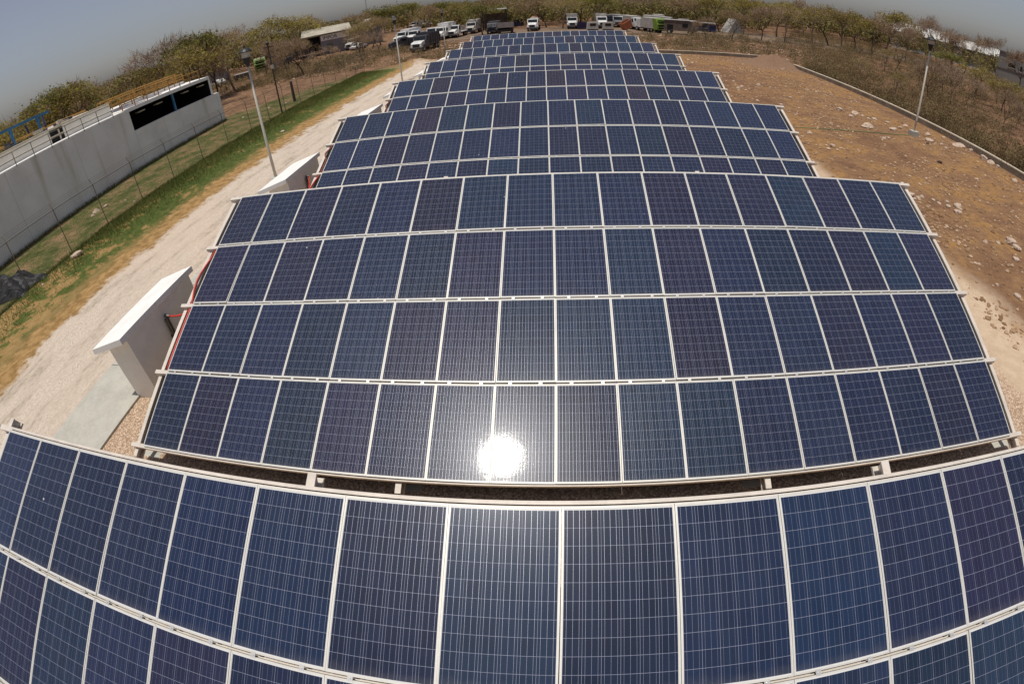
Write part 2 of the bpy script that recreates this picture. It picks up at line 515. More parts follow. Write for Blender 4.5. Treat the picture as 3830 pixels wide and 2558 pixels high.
M['wallkerb'] = mat('weathered_block_wall', (0.34, 0.30, 0.22), 0.9, 0, 0.35, 0.8, 0.4)
M['coping'] = mat('pale_coping', (0.56, 0.49, 0.38), 0.85, 0, 0.15, 1.2)
M['bark'] = mat('dry_bark', (0.085, 0.060, 0.042), 0.9, 0, 0.35, 3, 0.3)
M['bark_pale'] = mat('pale_bark', (0.235, 0.18, 0.125), 0.9, 0, 0.3, 3, 0.3)
M['leaf_yellow'] = leaf_material('yellow_green_leaves', [(0.175, 0.137, 0.041), (0.306, 0.260, 0.055), (0.422, 0.374, 0.076)], 0.35)
M['leaf_green'] = leaf_material('green_leaves', [(0.103, 0.108, 0.034), (0.191, 0.187, 0.046), (0.303, 0.276, 0.069)], 0.35)
M['leaf_brown'] = leaf_material('brown_dry_leaves', [(0.169, 0.107, 0.057), (0.273, 0.182, 0.089), (0.338, 0.254, 0.108)], 0.35)
M['twig'] = leaf_material('bare_twigs', [(0.175, 0.120, 0.079), (0.291, 0.204, 0.137), (0.408, 0.295, 0.198)], 0.0)
M['grass'] = leaf_material('grass_blades', [(0.059, 0.090, 0.018), (0.116, 0.147, 0.033), (0.231, 0.203, 0.068)])
M['brush'] = leaf_material('dry_scrub', [(0.122, 0.077, 0.041), (0.220, 0.143, 0.075), (0.174, 0.156, 0.063), (0.335, 0.242, 0.139)])
M['wood_far'] = leaf_material('far_woodland', [(0.169, 0.112, 0.062), (0.247, 0.181, 0.081), (0.260, 0.219, 0.072), (0.156, 0.156, 0.058)], 0.35)
def paint(name, c, r=0.35, var=0.12):
    return mat(name, c, r, 0.0, var, 1.2, 0.0, 0.5)
M['white'] = paint('white_vehicle_paint', (0.66, 0.65, 0.62), 0.35, 0.25)
M['dirty'] = paint('dirty_white_paint', (0.40, 0.37, 0.33), 0.6, 0.2)
M['mauve'] = paint('grey_mauve_paint', (0.24, 0.205, 0.20), 0.6, 0.2)
M['darkgrey'] = paint('dark_grey_paint', (0.055, 0.052, 0.06), 0.5, 0.3)
M['lime'] = paint('lime_green_paint', (0.15, 0.235, 0.03), 0.45, 0.2)
M['navy'] = paint('navy_paint', (0.012, 0.018, 0.07), 0.5, 0.25)
M['purple'] = paint('faded_purple_paint', (0.035, 0.022, 0.07), 0.6, 0.25)
M['orange'] = paint('rusty_orange_paint', (0.38, 0.13, 0.06), 0.7, 0.25)
M['glassdark'] = mat('tinted_window', (0.012, 0.016, 0.017), 0.12, 0, 0.2, 2, 0, 0.6)
M['wreck'] = paint('rusted_wreck', (0.12, 0.088, 0.066), 0.8, 0.4)
M['stone_wall'] = mat('grey_render', (0.22, 0.21, 0.195), 0.9, 0, 0.12, 0.4, 0.1)
M['roofwhite'] = mat('pale_sheet_roof', (0.52, 0.50, 0.46), 0.6, 0, 0.1, 0.5)
M['shedroof'] = mat('weathered_sheet_roof', (0.40, 0.36, 0.28), 0.7, 0, 0.25, 0.4)
M['shedwall'] = mat('grey_mauve_render', (0.22, 0.20, 0.205), 0.85, 0, 0.12, 0.4)

# the tall side wall of the water plant has run-off stains
def plant_wall():
    m, nt, p = newmat('stained_render')
    h = NT(nt)
    tc = h.node('ShaderNodeTexCoord').outputs['Object']
    n = h.noise(0.5, 4.0, tc)
    st = h.noise(1.0, 3.0, h.scalevec(tc, (1.0, 0.55, 0.06)))
    c = h.mix(h.step(n, 0.35, 0.65), (0.74, 0.715, 0.68), (0.82, 0.80, 0.765))
    c = h.mix(h.m('MULTIPLY', h.step(st, 0.56, 0.74), 0.6), c, (0.36, 0.32, 0.19))
    sy = h.node('ShaderNodeSeparateXYZ'); nt.links.new(tc, sy.inputs[0])
    fr = h.m('FRACT', h.m('DIVIDE', h.m('ADD', sy.outputs[1], 12.0), 6.12))
    seam = h.m('LESS_THAN', h.m('ADD', fr, h.m('MULTIPLY', h.noise(3.0, 2.0, tc), 0.004)), 0.008)
    lift = h.m('LESS_THAN', h.m('FRACT', h.m('DIVIDE', sy.outputs[2], 1.22)), 0.014)
    c = h.mix(h.m('MULTIPLY', seam, 0.5), c, (0.33, 0.31, 0.28))
    c = h.mix(h.m('MULTIPLY', lift, 0.22), c, (0.36, 0.34, 0.31))
    c = h.mix(h.m('MULTIPLY', h.step(h.noise(0.23, 4.0, tc, 0.7), 0.5, 0.7), 0.3), c, (0.50, 0.49, 0.48))
    c = h.mix(h.m('MULTIPLY', h.m('SUBTRACT', 1.0, h.step(h.m('ADD', sy.outputs[2], h.m('MULTIPLY', n, 0.6)), 0.3, 0.75)), 0.45), c, (0.30, 0.27, 0.21))
    h.put(p.inputs['Base Color'], c)
    p.inputs['Roughness'].default_value = 0.9
    h.put(p.inputs['Normal'], h.bump(h.noise(9.0, 3.0, tc), 0.15, 0.02))
    return m
M['plantwall'] = plant_wall()

# ------------------------------------------------------------------ setting
def sheet(name, x0, x1, y0, y1, z, wav=0.0, sides='', step=1.0):
    ys = np.arange(y0, y1 + 1e-6, step) if wav else np.array([y0, y1])
    V = []; F = []
    for i, yy in enumerate(ys):
        a = x0 + (wav * (math.sin(yy * 0.9) + 0.6 * math.sin(yy * 2.3 + 1)) if 'w' in sides else 0)
        b = x1 + (wav * (math.sin(yy * 0.8 + 2) + 0.6 * math.sin(yy * 2.1)) if 'e' in sides else 0)
        V += [(a, yy, z), (b, yy, z)]
        if i:
            k = 2 * i
            F.append((k - 2, k - 1, k + 1, k))
    me = bpy.data.meshes.new(name); me.from_pydata(V, [], F); me.materials.append(M['terrain'])
    return tag(link(name, me), kind='structure')

sheet('ground', -3000, 3000, -200, 4000, 0.0)
sheet('dirt_road', -8.9, -4.07, -40, 52, 0.004, 0.22, 'w')
sheet('gravel_bed', -1.95, 19.3, -40, 51, 0.004, 0.2, 'e')

pth = MB()
for k in range(19):
    y0 = -23.5 + k * 4.0
    if y0 < 50:
        pth.bx(-4.05, -1.97, y0 + 0.012, y0 + 4.0 - 0.012, -0.05, 0.06)
tag(pth.build('concrete_path', M['concrete']), kind='structure')

def mound(name, c, r, hgt, seed):
    rg = random.Random(seed); n = 22; V = [(c[0], c[1], hgt)]; F = []
    rr = 9
    for j in range(1, rr + 1):
        for i in range(n):
            t = 2 * math.pi * i / n; q = j / rr
            rad = q * (1 + 0.12 * math.sin(3 * t + seed) + 0.08 * math.sin(5 * t))
            z = hgt * (0.5 + 0.5 * math.cos(math.pi * min(q, 1))) * (1 + rg.uniform(-.32, .25)) if j < rr else -0.05
            V.append((c[0] + r[0] * rad * math.cos(t), c[1] + r[1] * rad * math.sin(t), z))
    for i in range(n):
        F.append((0, 1 + i, 1 + (i + 1) % n))
    for j in range(rr - 1):
        for i in range(n):
            a = 1 + j * n + i; b = 1 + j * n + (i + 1) % n
            F.append((a, a + n, b + n, b))
    me = bpy.data.meshes.new(name); me.from_pydata(V, [], F)
    me.polygons.foreach_set('use_smooth', [True] * len(F)); me.materials.append(M['terrain'])
    return tag(link(name, me), kind='structure')
mound('dirt_mound', (34.6, 47.3), (4.4, 3.2), 1.15, 2)
mound('road_end_mound', (-8.6, 52.5), (4.0, 2.2), 0.6, 5)

# ------------------------------------------------------------------ boundary walls
def low_wall(name, label, p0, p1, hgt=0.36, bay=3.0):
    a = Vector(p0); b = Vector(p1); L = (b - a).length
    t = thing(name, label, 'boundary wall', (a.x, a.y, 0), math.atan2(b.y - a.y, b.x - a.x))
    MB().bx(0, L, -0.075, 0.075, -0.1, hgt).build('wall_blocks', M['wallkerb'], t)
    MB().bx(0, L, -0.13, 0.13, hgt, hgt + 0.07).build('coping', M['coping'], t)
    return t
low_wall('boundary_wall', 'long low wall with pale coping between orange soil and dry scrub on the right', (37.55, -6, 0), (37.55, 47, 0))
low_wall('boundary_wall', 'low wall with pale coping crossing behind the bare soil beside the far arrays', (17.5, 52.7, 0), (36.0, 53.4, 0))

# ------------------------------------------------------------------ solar arrays
TILT = 0.376588
RP = 1.69724; CP = 1.01
ZT = 3.07
CT, ST_ = math.cos(TILT), math.sin(TILT)
RX = Matrix.Rotation(TILT, 3, 'X')
PW, PL = 1.0055, 1.664
V_TOTAL = 4 * RP

def slope(x, v, n=0.0):
    """point in an array's own frame: x along the row, v down the slope, n above the glass"""
    return Vector((x, -v * CT - n * ST_, ZT - v * ST_ + n * CT))

def glass_mesh():
    lip = 0.017
    me = bpy.data.meshes.new('solar_panel')
    me.from_pydata([(lip, -lip, 0), (PW - lip, -lip, 0), (PW - lip, -PL + lip, 0), (lip, -PL + lip, 0),
                    (lip, -lip, -0.006), (PW - lip, -lip, -0.006), (PW - lip, -PL + lip, -0.006), (lip, -PL + lip, -0.006)], [],
                   [(0, 3, 2, 1), (4, 5, 6, 7)])
    uv = me.uv_layers.new(name='UVMap')
    xy = [(0, 1), (0, 0), (1, 0), (1, 1)] + [(0, 1), (1, 1), (1, 0), (0, 0)]
    for i, q in enumerate(xy):
        uv.data[i].uv = q
    me.materials.append(M['glass'])
    return me
G_ME = glass_mesh()
_f = MB()
_lip = 0.017
_f.bx(0, PW, -_lip, 0, -0.038, 0.004).bx(0, PW, -PL, -PL + _lip, -0.038, 0.004)
_f.bx(0, _lip, -PL + _lip, -_lip, -0.038, 0.004).bx(PW - _lip, PW, -PL + _lip, -_lip, -0.038, 0.004)
F_ME = _f.mesh('panel_frame', M['alu'])
_c = MB().bx(-0.026, 0.026, -0.012, 0.045, 0.0045, 0.0085)
_c.tube((0, 0.0166, 0.0085), (0, 0.0166, 0.016), 0.009, n=6)
C_ME = _c.mesh('panel_clamp', M['clamp'])

def channel_x(mb, x0, x1, v, w=0.085, d=0.10, top=-0.041):
    """strut channel along the row, open slot upward"""
    R = RX
    xm = (x0 + x1) / 2; L = x1 - x0
    t = 0.006
    for dv, dn, sv, sn in ((-w / 2 + t / 2, -d / 2, t, d), (w / 2 - t / 2, -d / 2, t, d), (0, -d + t / 2, w - 2 * t, t),
                           (-w / 2 + t + 0.015, -t / 2, 0.030, t), (w / 2 - t - 0.015, -t / 2, 0.030, t)):
        mb.box(slope(xm, v + dv, top + dn), (L, sv, sn), R)
    # capped ends beyond the panels
    for a, b in ((x0, x0 + 0.41), (x1 - 0.40, x1)):
        mb.box(slope((a + b) / 2, v, top - t / 2 - 0.001), (b - a - 0.004, w - 2 * t - 0.060, t * 0.6), R)
    return mb

PURLIN_V = (-0.002, RP, 2 * RP, 3 * RP, 4 * RP - 0.026)
RAFTER_X = (-0.315, 5.52 * CP, 11.38 * CP, 17 * CP + 0.315)

# part meshes shared by all arrays
PUR_ME = []
for v in PURLIN_V:
    PUR_ME.append(channel_x(MB(), -0.42, 17 * CP + 0.41, v).mesh('purlin', M['steel']))

def rafter_mesh(x, flip):
    mb = MB()
    v0, v1 = -0.20, V_TOTAL + 0.20
    top = -0.142; w = 0.10; d = 0.21; t = 0.008
    vm = (v0 + v1) / 2; L = v1 - v0
    s = -1 if flip else 1
    mb.box(slope(x - s * (w / 2 - t / 2), vm, top - d / 2), (t, L, d), RX)            # web
    mb.box(slope(x + s * t / 2, vm, top - t / 2), (w - t, L, t), RX)                   # top flange
    mb.box(slope(x + s * t / 2, vm, top - d + t / 2), (w - t, L, t), RX)               # bottom flange
    for xx in (x + s * (w / 2 - t / 2),):
        mb.box(slope(xx, vm, top - t - 0.012), (t, L - 0.01, 0.022), RX)
        mb.box(slope(xx, vm, top - d + t + 0.012), (t, L - 0.01, 0.022), RX)
    return mb.mesh('rafter', M['steel'])
RAF_ME = [rafter_mesh(x, i >= 2) for i, x in enumerate(RAFTER_X)]

def post_mesh(x, v, flip):
    """welded I-post with gussets and base plate under a rafter"""
    top = slope(x, v, -0.36)
    mb = MB()
    y = top.y; zt = top.z - 0.015
    s = -1 if flip else 1
    mb.bx(x - 0.006, x + 0.006, y - 0.125, y + 0.125, 0.02, zt + 0.03)
    mb.bx(x - 0.075, x + 0.075, y - 0.135, y - 0.125, 0.02, zt - 0.02)
    mb.bx(x - 0.075, x + 0.075, y + 0.125, y + 0.135, 0.02, zt + 0.075)
    mb.bx(x - 0.20, x + 0.20, y - 0.22, y + 0.22, 0.006, 0.022)
    hh = min(0.30, zt - 0.06)
    for sx in (-1, 1):
        mb.prism([(x + sx * 0.006, 0.022), (x + sx * 0.18, 0.022), (x + sx * 0.006, 0.022 + hh)], 'y', y - 0.006, y + 0.006)
        mb.prism([(y - 0.136, 0.022), (y - 0.21, 0.022), (y - 0.136, 0.022 + hh * 0.6)], 'x', x + sx * 0.05 - 0.005, x + sx * 0.05 + 0.005)
    for sx in (-1, 1):
        for sy in (-1, 1):
            mb.tube((x + sx * 0.16, y + sy * 0.18, 0.022), (x + sx * 0.16, y + sy * 0.18, 0.06), 0.014, n=6)
    return mb.mesh('post', M['steel'])
POST_V = (1.45, 6.32)
POST_ME = [[post_mesh(x, v, i >= 2) for v in POST_V] for i, x in enumerate(RAFTER_X)]
PAD_ME = [[MB().bx(x - 0.26, x + 0.26, slope(x, v).y - 0.29, slope(x, v).y + 0.35, -0.05, 0.0055).mesh('footing', M['concrete'])
           for v in POST_V] for x in RAFTER_X]
BRACE_ME = []
for x in RAFTER_X:
    a = slope(x, 1.45, -0.36); b = slope(x, 3.6, -0.355)
    BRACE_ME.append(MB().tube((x, a.y - 0.13, 0.75), (x, b.y, b.z), 0.03, n=6).mesh('brace', M['steel']))

BLUE = (0.0150, 0.0268, 0.0690); STRONG = (0.0130, 0.0280, 0.0780); TEAL = (0.0140, 0.0310, 0.0700)
PURP = (0.0190, 0.0228, 0.0600); DARK = (0.0140, 0.0245, 0.0620); BROWN = (0.0270, 0.0225, 0.0460)
KEY = {'B': BLUE, 'S': STRONG, 'T': TEAL, 'P': PURP, 'D': DARK, 'M': BROWN}
TINTS = {
    0: ["BDBDSSDTDSSBPBBSB", "BPTBPBDSTDBTTBDPB", "PTBPDDBSBTDBDPBDB", "BDBBPTDBSBDTBPBDB"],
    1: ["PBPBBPTBBBPPPTPBB", "PBPBBTPBBTPBTBPTP", "BTBTTPPTTTPBBPBPB", "DPBTPDBBDTTBBBBPB"],
    2: ["BTBMTTPDBTDPDBTBB", "BBPPBBBDPPDTPBBBB", "BBBPBDTTBTDBBPBPB", "BDPBTBPBDBBTBPDBB"],
    3: ["BTMBBPBPMPPTPBBPB", "BBPPBDBBBPBBMBBPB", "BPBDBTBPBDBBPBTBB", "BBDPBBTBPBBDBTBPB"],
}
ARR = [(0.0653, -8.1807), (0.0, 0.0), (-0.1052, 8.1787), (-0.1940, 16.3218), (-0.2758, 24.5398),
       (-0.3098, 32.6653), (-0.4306, 40.6924), (-0.5101, 48.6519)]
ARR_LABEL = [
    'nearest blue solar array, its lower rows cut off by the bottom of the photo',
    'large solar array carrying the white sun glare, second from the front',
    'solar array third from the front, directly behind the glaring one',
    'solar array fourth from the front, left of the rocky orange bank',
    'solar array fifth from the front, beside the far low wall',
    'solar array sixth from the front, with one row and a thin slit showing',
    'solar array seventh from the front, just before the farthest one',
    'farthest solar array, a thin strip in front of the parked trucks']
trg = random.Random(11)
for ai, (ax, ay) in enumerate(ARR):
    root = thing('solar_array', ARR_LABEL[ai], 'solar array', (ax, ay, 0), 0, 'rows of ground mounted solar arrays')
    tint = TINTS.get(ai)
    for r in range(4):
        for c in range(17):
            o = link('solar_panel', G_ME, root)
            o.location = slope(c * CP + (CP - PW) / 2, r * RP + 0.0166, 0)
            o.rotation_euler = (TILT + math.radians(trg.gauss(0, 0.16)), math.radians(trg.gauss(0, 0.16)), 0)
            k = tint[r][c] if tint else trg.choice('BBBBBPPPTTDM')
            q = KEY[k]; e = trg.uniform(0.85, 1.18)
            o.color = (q[0] * e * trg.uniform(.9, 1.1), q[1] * e * trg.uniform(.92, 1.08), q[2] * e, 1)
            link('panel_frame', F_ME, o)
            if r and ai < 4:
                for u in (0.235, 0.765):
                    cl = link('panel_clamp', C_ME, o)
                    cl.location = (u * PW + trg.uniform(-.02, .02), 0, 0)
    for me in PUR_ME:
        link('purlin', me, root)
    for i in range(4):
        link('rafter', RAF_ME[i], root)
        link('brace', BRACE_ME[i], root)
        for j in range(2):
            link('post', POST_ME[i][j], root)
            link('footing', PAD_ME[i][j], root)

# ------------------------------------------------------------------ inverter shelters and red conduits
def make_shelter(label, dx, dy):
    t = thing('inverter_shelter', label, 'shelter', (-2.03 + dx, -4.49 + dy, 0), 0, 'white inverter shelters along the concrete path')
    # shell of three walls under a roof that falls to the west; open on the path side
    D, L, th = 0.88, 2.66, 0.13
    zw, ze = 1.60, 1.83
    zz = lambda x: zw + (ze - zw) * x / D
    w = MB()
    for ya, yb in ((0, th), (L - th, L)):
        w.prism([(0, 0), (D, 0), (D, zz(D)), (0, zz(0))], 'y', ya, yb)
    w.prism([(D - th, 0), (D, 0), (D, zz(D)), (D - th, zz(D - th))], 'y', th, L - th)
    w.build('wall', M['plaster_warm'], t)
    x0, x1 = -0.38, 0.95
    k = (ze - zw) / D
    MB().prism([(x0, zz(0) + k * x0), (x1, zz(0) + k * x1), (x1, zz(0) + k * x1 + 0.15), (x0, zz(0) + k * x0 + 0.15)], 'y', -0.20, 2.82).build('roof_slab', M['plaster'], t)
    MB().bx(0.30, D - th, th + 0.25, th + 0.85, 0.55, 1.25).bx(0.30, D - th, 1.25, 1.85, 0.55, 1.25).build('inverter', M['dirty'], t)
    for j, (yy, zt) in enumerate(((1.36, 1.52), (1.27, 1.45))):
        p = MB().tube((D + 0.045, yy, 0.04), (D + 0.045, yy, zt), 0.03, n=8).build('conduit_pipe', M['pipe'], t)
        MB().box((D + 0.03, yy, 0.95), (0.10, 0.10, 0.05)).build('pipe_clip', M['black'], p)
    MB().tube((D + 0.045, 1.32, 1.52), (D + 0.20, 1.32, 1.50), 0.045, 0.035, n=8).build('elbow_fitting', M['pipe'], t)
    return t
SH = [(0.0, 0.0, 'white inverter shelter with sloping roof slab beside the glaring array, nearest of all'),
      (-0.08, 8.85, 'second white inverter shelter along the path, half hidden by the glaring array'),
      (-0.15, 17.62, 'third white inverter shelter along the path, only a roof corner showing above the third array'),
      (-0.22, 24.85, 'fourth white inverter shelter along the path, left of the fourth array edge'),
      (-0.30, 33.0, 'fifth white inverter shelter along the path, left of the fifth array'),
      (-0.36, 41.6, 'sixth white inverter shelter along the path, left of the sixth array'),
      (-0.40, 49.6, 'farthest small white inverter shelter, left of the seventh array')]
for dx, dy, lb in SH:
    make_shelter(lb, dx, dy)

def conduit(label, ai, vs, m, rad=0.022, seed=0, branch=None):
    ax, ay = ARR[ai]
    rg = random.Random(seed)
    mb = MB()
    pts = []
    n = 14
    for i in range(n + 1):
        v = vs[0] + (vs[1] - vs[0]) * i / n
        b = math.sin(i / n * math.pi * vs[2])
        q = slope(-0.14 - 0.17 * max(0.0, math.sin(i / n * 6.28 * 1.02 - 0.15)) ** 1.5 * (1 if i < n / 2 else 0.2), v, -0.105)
        pts.append((q.x, q.y, q.z))
    mb.path(pts, rad, 7)
    if branch:
        a = slope(-0.10, branch[0], -0.10)
        e = Vector(branch[1])
        br = []
        for i in range(11):
            t = i / 10
            p = a.lerp(e, t); p.z -= 0.07 * math.sin(math.pi * t)
            br.append(p)
        mb.path(br, rad, 7)
    o = mb.build('red_conduit', m, None, (ax, ay, 0), True)
    return tag(o, label, 'conduit', 'red conduits along the array edges')
def fit(k, ai):
    dx, dy, _ = SH[k]
    return (-2.03 + dx + 0.88 + 0.20 - ARR[ai][0], -4.49 + dy + 1.32 - ARR[ai][1], 1.50)
conduit('bright red conduit on the left edge of the glaring array, branching to the nearest shelter', 1, (1.75, 5.0, 2), M['red'], 0.024, 1, (3.44, fit(0, 1)))
conduit('red conduit on the left edge of the third array, branching to the second shelter', 2, (3.2, 6.7, 2), M['red'], 0.024, 2, (5.1, fit(1, 2)))
conduit('rusty brown conduit hanging at the upper left edge of the third array', 2, (1.75, 3.35, 1), M['rust_red'], 0.022, 3)
conduit('rusty brown conduit at the left edge of the fourth array', 3, (1.75, 3.4, 1), M['rust_red'], 0.022, 4)

# ------------------------------------------------------------------ street lamps
def lamp(label, x, y, total=6.9, bh=0.36):
    t = thing('lamp_post', label, 'lamp post', (x, y, 0))
    MB().prism([(-0.30, -0.28), (0.30, -0.28), (0.30, 0.28), (-0.30, 0.28)], 'z', -0.1, bh).build('base', M['concrete'], t)
    zl = total - 1.05
    MB().rings([(0.080, bh), (0.072, 1.2), (0.052, zl)], 14).build('pole', M['lampbeige'], t, None, True)
    ln = MB().rings([(0.05, zl), (0.09, zl + 0.05), (0.20, zl + 0.42), (0.215, zl + 0.45)], 12).build('lantern', M['black'], t)
    g = MB().rings([(0.195, zl + 0.45), (0.245, zl + 0.72)], 8).build('glass', M['lampglass'], ln)
    MB().rings([(0.33, zl + 0.72), (0.34, zl + 0.755), (0.22, zl + 0.86), (0.06, zl + 0.93), (0.03, zl + 1.05)], 14).build('cap', M['black'], ln)
    return t
lamp('tall pale lamp post with black lantern standing on the dirt road behind the second shelter', -5.85, 10.75, 6.8, 0.02)
lamp('pale lamp post with black lantern halfway along the dirt road, left of the fourth array', -6.5, 37.8, 6.8, 0.02)
lamp('farthest pale lamp post, standing left of the farthest arrays before the white trucks', -6.85, 62.5, 6.6, 0.02)
lamp('pale lamp post on a concrete block in the orange soil on the right', 33.05, 18.1, 6.95)

# ------------------------------------------------------------------ chain link fence on the left
def chain_fence(name, label, p0, rz, posts, hgt, m_post, arm=True, mesh_step=0.11, wires=3):
    t = thing(name, label, 'fence', p0, rz)       # runs along local +y
    for yy in posts:
        mb = MB().tube((0, yy, -0.05), (0, yy, hgt), 0.025, n=7)
        if arm:
            mb.tube((0, yy, hgt), (-0.16, yy, hgt + 0.30), 0.021, n=6)
        mb.build('fence_post', m_post, t)
    a, b = posts[0], posts[-1]
    tw = MB()
    tw.tube((0, a, hgt - 0.03), (0, b, hgt - 0.03), 0.016, n=5)
    if arm:
        for k in range(wires):
            q = 0.3 + 0.33 * k
            tw.tube((-0.16 * q, a, hgt + 0.30 * q), (-0.16 * q, b, hgt + 0.30 * q), 0.005, n=3)
    tw.build('top_wire', M['fence'], t)
    V = []
    w = 0.0026
    yy = a - hgt
    while yy < b:
        for s in (1, -1):
            y0, z0, y1, z1 = (yy, 0.03, yy + hgt, hgt) if s > 0 else (yy + hgt, 0.03, yy, hgt)
            # clip to [a, b]
            pa = np.array([y0, z0]); pb = np.array([y1, z1])
            lo, hi = 0.0, 1.0
            dyy = pb[0] - pa[0]
            ta, tb = sorted(((a - pa[0]) / dyy, (b - pa[0]) / dyy))
            lo, hi = max(lo, ta), min(hi, tb)
            if hi - lo < 0.01:
                continue
            q0 = pa + (pb - pa) * lo; q1 = pa + (pb - pa) * hi
            off = 0.002 * s
            A = np.array([off, q0[0], q0[1]]); B = np.array([off, q1[0], q1[1]])
            n1 = np.array([0, -(B - A)[2], (B - A)[1]]); n1 = n1 / np.linalg.norm(n1) * w
            n2 = np.array([w, 0, 0])
            c0 = [A + n1, A - n1 * .5 + n2, A - n1 * .5 - n2]; c1 = [B + n1, B - n1 * .5 + n2, B - n1 * .5 - n2]
            for i in range(3):
                j = (i + 1) % 3
                V += [c0[i], c0[j], c1[j], c0[i], c1[j], c1[i]]
        yy += mesh_step
    tri_object('wire_mesh', np.array(V), M['fence'], t)
    return t
FP = [-5.2, -2.1, 1.05, 4.19, 7.12, 10.2, 13.38, 16.7, 19.98, 23.39, 26.4, 29.4, 32.5, 35.6, 38.57, 41.46, 44.6, 47.7, 50.8]
chain_fence('chain_link_fence', 'long chain link fence with angled post tops between the green strip and the grey plant', (-15.25, 0, 0), 0.0, FP, 2.42, M['railbrown'], True, 0.13)
chain_fence('chain_link_fence', 'thin wire fence crossing behind the farthest array before the truck yard', (-34.0, 61.0, 0), -math.pi / 2, [k * 3.9 for k in range(22)], 1.9, M['fence'], False, 0.30)

def pole_thing(name, label, cat, x, y, hgt, r, m, top=True):
    t = thing(name, label, cat, (x, y, 0))
    MB().rings([(r * 1.25, -0.1), (r, hgt)], 8).build('pole', m, t)
    if top:
        MB().box((0, 0, hgt - 0.22), (0.9, 0.09, 0.10)).build('cross_arm', m, t)
        MB().rings([(0.10, hgt - 0.05), (0.16, hgt + 0.16), (0.05, hgt + 0.3)], 8).build('fitting', M['black'], t)
        MB().box((0.1, -0.1, hgt - 2.0), (0.22, 0.18, 0.32)).build('meter_box', M['dirty'], t)
    return t
pole_thing('utility_pole', 'dark slim utility pole standing in the fence line left of the dirt road', 'utility pole', -15.45, 29.0, 6.3, 0.06, M['wood'])
pole_thing('wooden_stake', 'thick dark wooden stake just behind the fence, right of the utility pole', 'stake', -17.1, 34.7, 2.1, 0.13, M['wood'], False)

# ------------------------------------------------------------------ water plant on the left
BR = math.radians(2.75)
plant = thing('treatment_plant', 'long grey concrete plant with dark open bay and railings, behind the fence on the left', 'building', (-22.02, 0, 0), BR)
HW = 4.62
Y0, Y1, YB = -9.0, 31.45, 18.6
mb = MB().bx(-0.3, 0, Y0, YB, 0, HW).bx(-0.3, 0, YB, Y1, 0, 2.92)
mb.bx(-9.0, -0.3, Y1 - 0.3, Y1, 0, 2.92).bx(-9.0, -0.3, Y0, Y0 + 0.3, 0, HW)
mb.bx(-9.3, -9.0, Y0, Y1, 0, HW).bx(-9.0, -0.3, YB - 0.3, YB, 0, HW).bx(-9.0, -0.32, 30.56, 30.9, 2.92, 4.478)
mb.build('wall', M['plantwall'], plant)
MB().bx(-9.2, 0.05, YB - 0.35, 30.3, 4.48, 4.76).build('roof_slab', M['plaster'], plant)
MB().bx(-9.0, -0.02, Y0, YB - 0.36, HW, HW + 0.07).build('walkway', M['plaster'], plant)
MB().bx(-1.35, -1.05, Y0, 17.8, HW + 0.07, 5.62).bx(-9.0, -1.35, 17.5, 17.8, HW + 0.07, 5.62).build('tank_wall', M['plaster_warm'], plant)
MB().bx(-1.43, -0.97, Y0, 17.85, 5.62, 5.70).build('tank_coping', M['coping'], plant)
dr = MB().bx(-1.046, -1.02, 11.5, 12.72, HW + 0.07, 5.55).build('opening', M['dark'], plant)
MB().bx(-1.02, -0.99, 12.25, 12.38, HW + 0.07, 5.45).bx(-1.02, -0.99, 11.5, 12.72, 5.08, 5.16).build('opening_bars', M['coping'], dr)
for k, yy in enumerate((24.5,)):
    MB().box((-0.18, yy, (2.92 + 4.48) / 2), (0.16, 0.20, 1.56)).build('column', M['blue'], plant)
MB().prism([(YB + 0.05, 0.05), (30.55, 0.05), (30.55, 4.47), (30.5, 4.47), (30.5, 0.12), (YB + 0.1, 0.12), (YB + 0.1, 4.47), (YB + 0.05, 4.47)], 'x', -6.0, -0.32).bx(-6.1, -6.0, YB + 0.05, 30.55, 0.05, 4.47).build('bay_shade_lining', M['dark'], plant)  # black lining added in place of the shade inside the bay
MB().bx(-6.0, -0.2, YB + 0.1, 30.5, 4.455, 4.475).build('bay_shade_ceiling', M['dark'], plant)  # black sheet painting the shade under the roof slab
for yy in (20.2, 22.6, 26.6, 29.2):
    MB().bx(-0.9, -0.55, yy, yy + 0.9, 4.05, 4.14).build('strip_light', M['coping'], plant)
def railing(pts_y, x, z0, hgt, m, name, dbl=True, r=0.026):
    t = MB()
    for yy in pts_y:
        t.tube((x, yy, z0 - 0.05), (x, yy, z0 + hgt), r, n=6)
    t.tube((x, pts_y[0], z0 + hgt), (x, pts_y[-1], z0 + hgt), r, n=6)
    if dbl:
        t.tube((x, pts_y[0], z0 + hgt * 0.52), (x, pts_y[-1], z0 + hgt * 0.52), r, n=6)
    return t.build(name, m, plant)
railing([-0.4 + 1.565 * k for k in range(-5, 12)], 0.02, HW, 0.90, M['railbrown'], 'wall_railing')
railing([YB - 0.5 + 1.55 * k for k in range(8)], -0.10, 4.76, 0.82, M['yellow'], 'roof_railing', True, 0.045)
railing([YB + 0.1 + 1.55 * k for k in range(8)], -2.4, 4.76, 0.95, M['yellow'], 'roof_railing', True, 0.05)
railing([YB + 0.1 + 1.55 * k for k in range(8)], -3.3, 4.76, 1.1, M['yellow'], 'roof_railing', True, 0.05)
MB().bx(-2.6, -2.42, YB, 29.6, 4.76, 5.0).bx(-3.6, -3.4, YB, 29.6, 4.76, 4.95).build('roof_kerb', M['plaster'], plant)
MB().bx(-2.3, -0.4, 19.2, 21.4, 4.77, 4.80).bx(-2.2, -0.9, 22.6, 24.2, 4.77, 4.80).build('roof_hatch', M['shedwall'], plant)
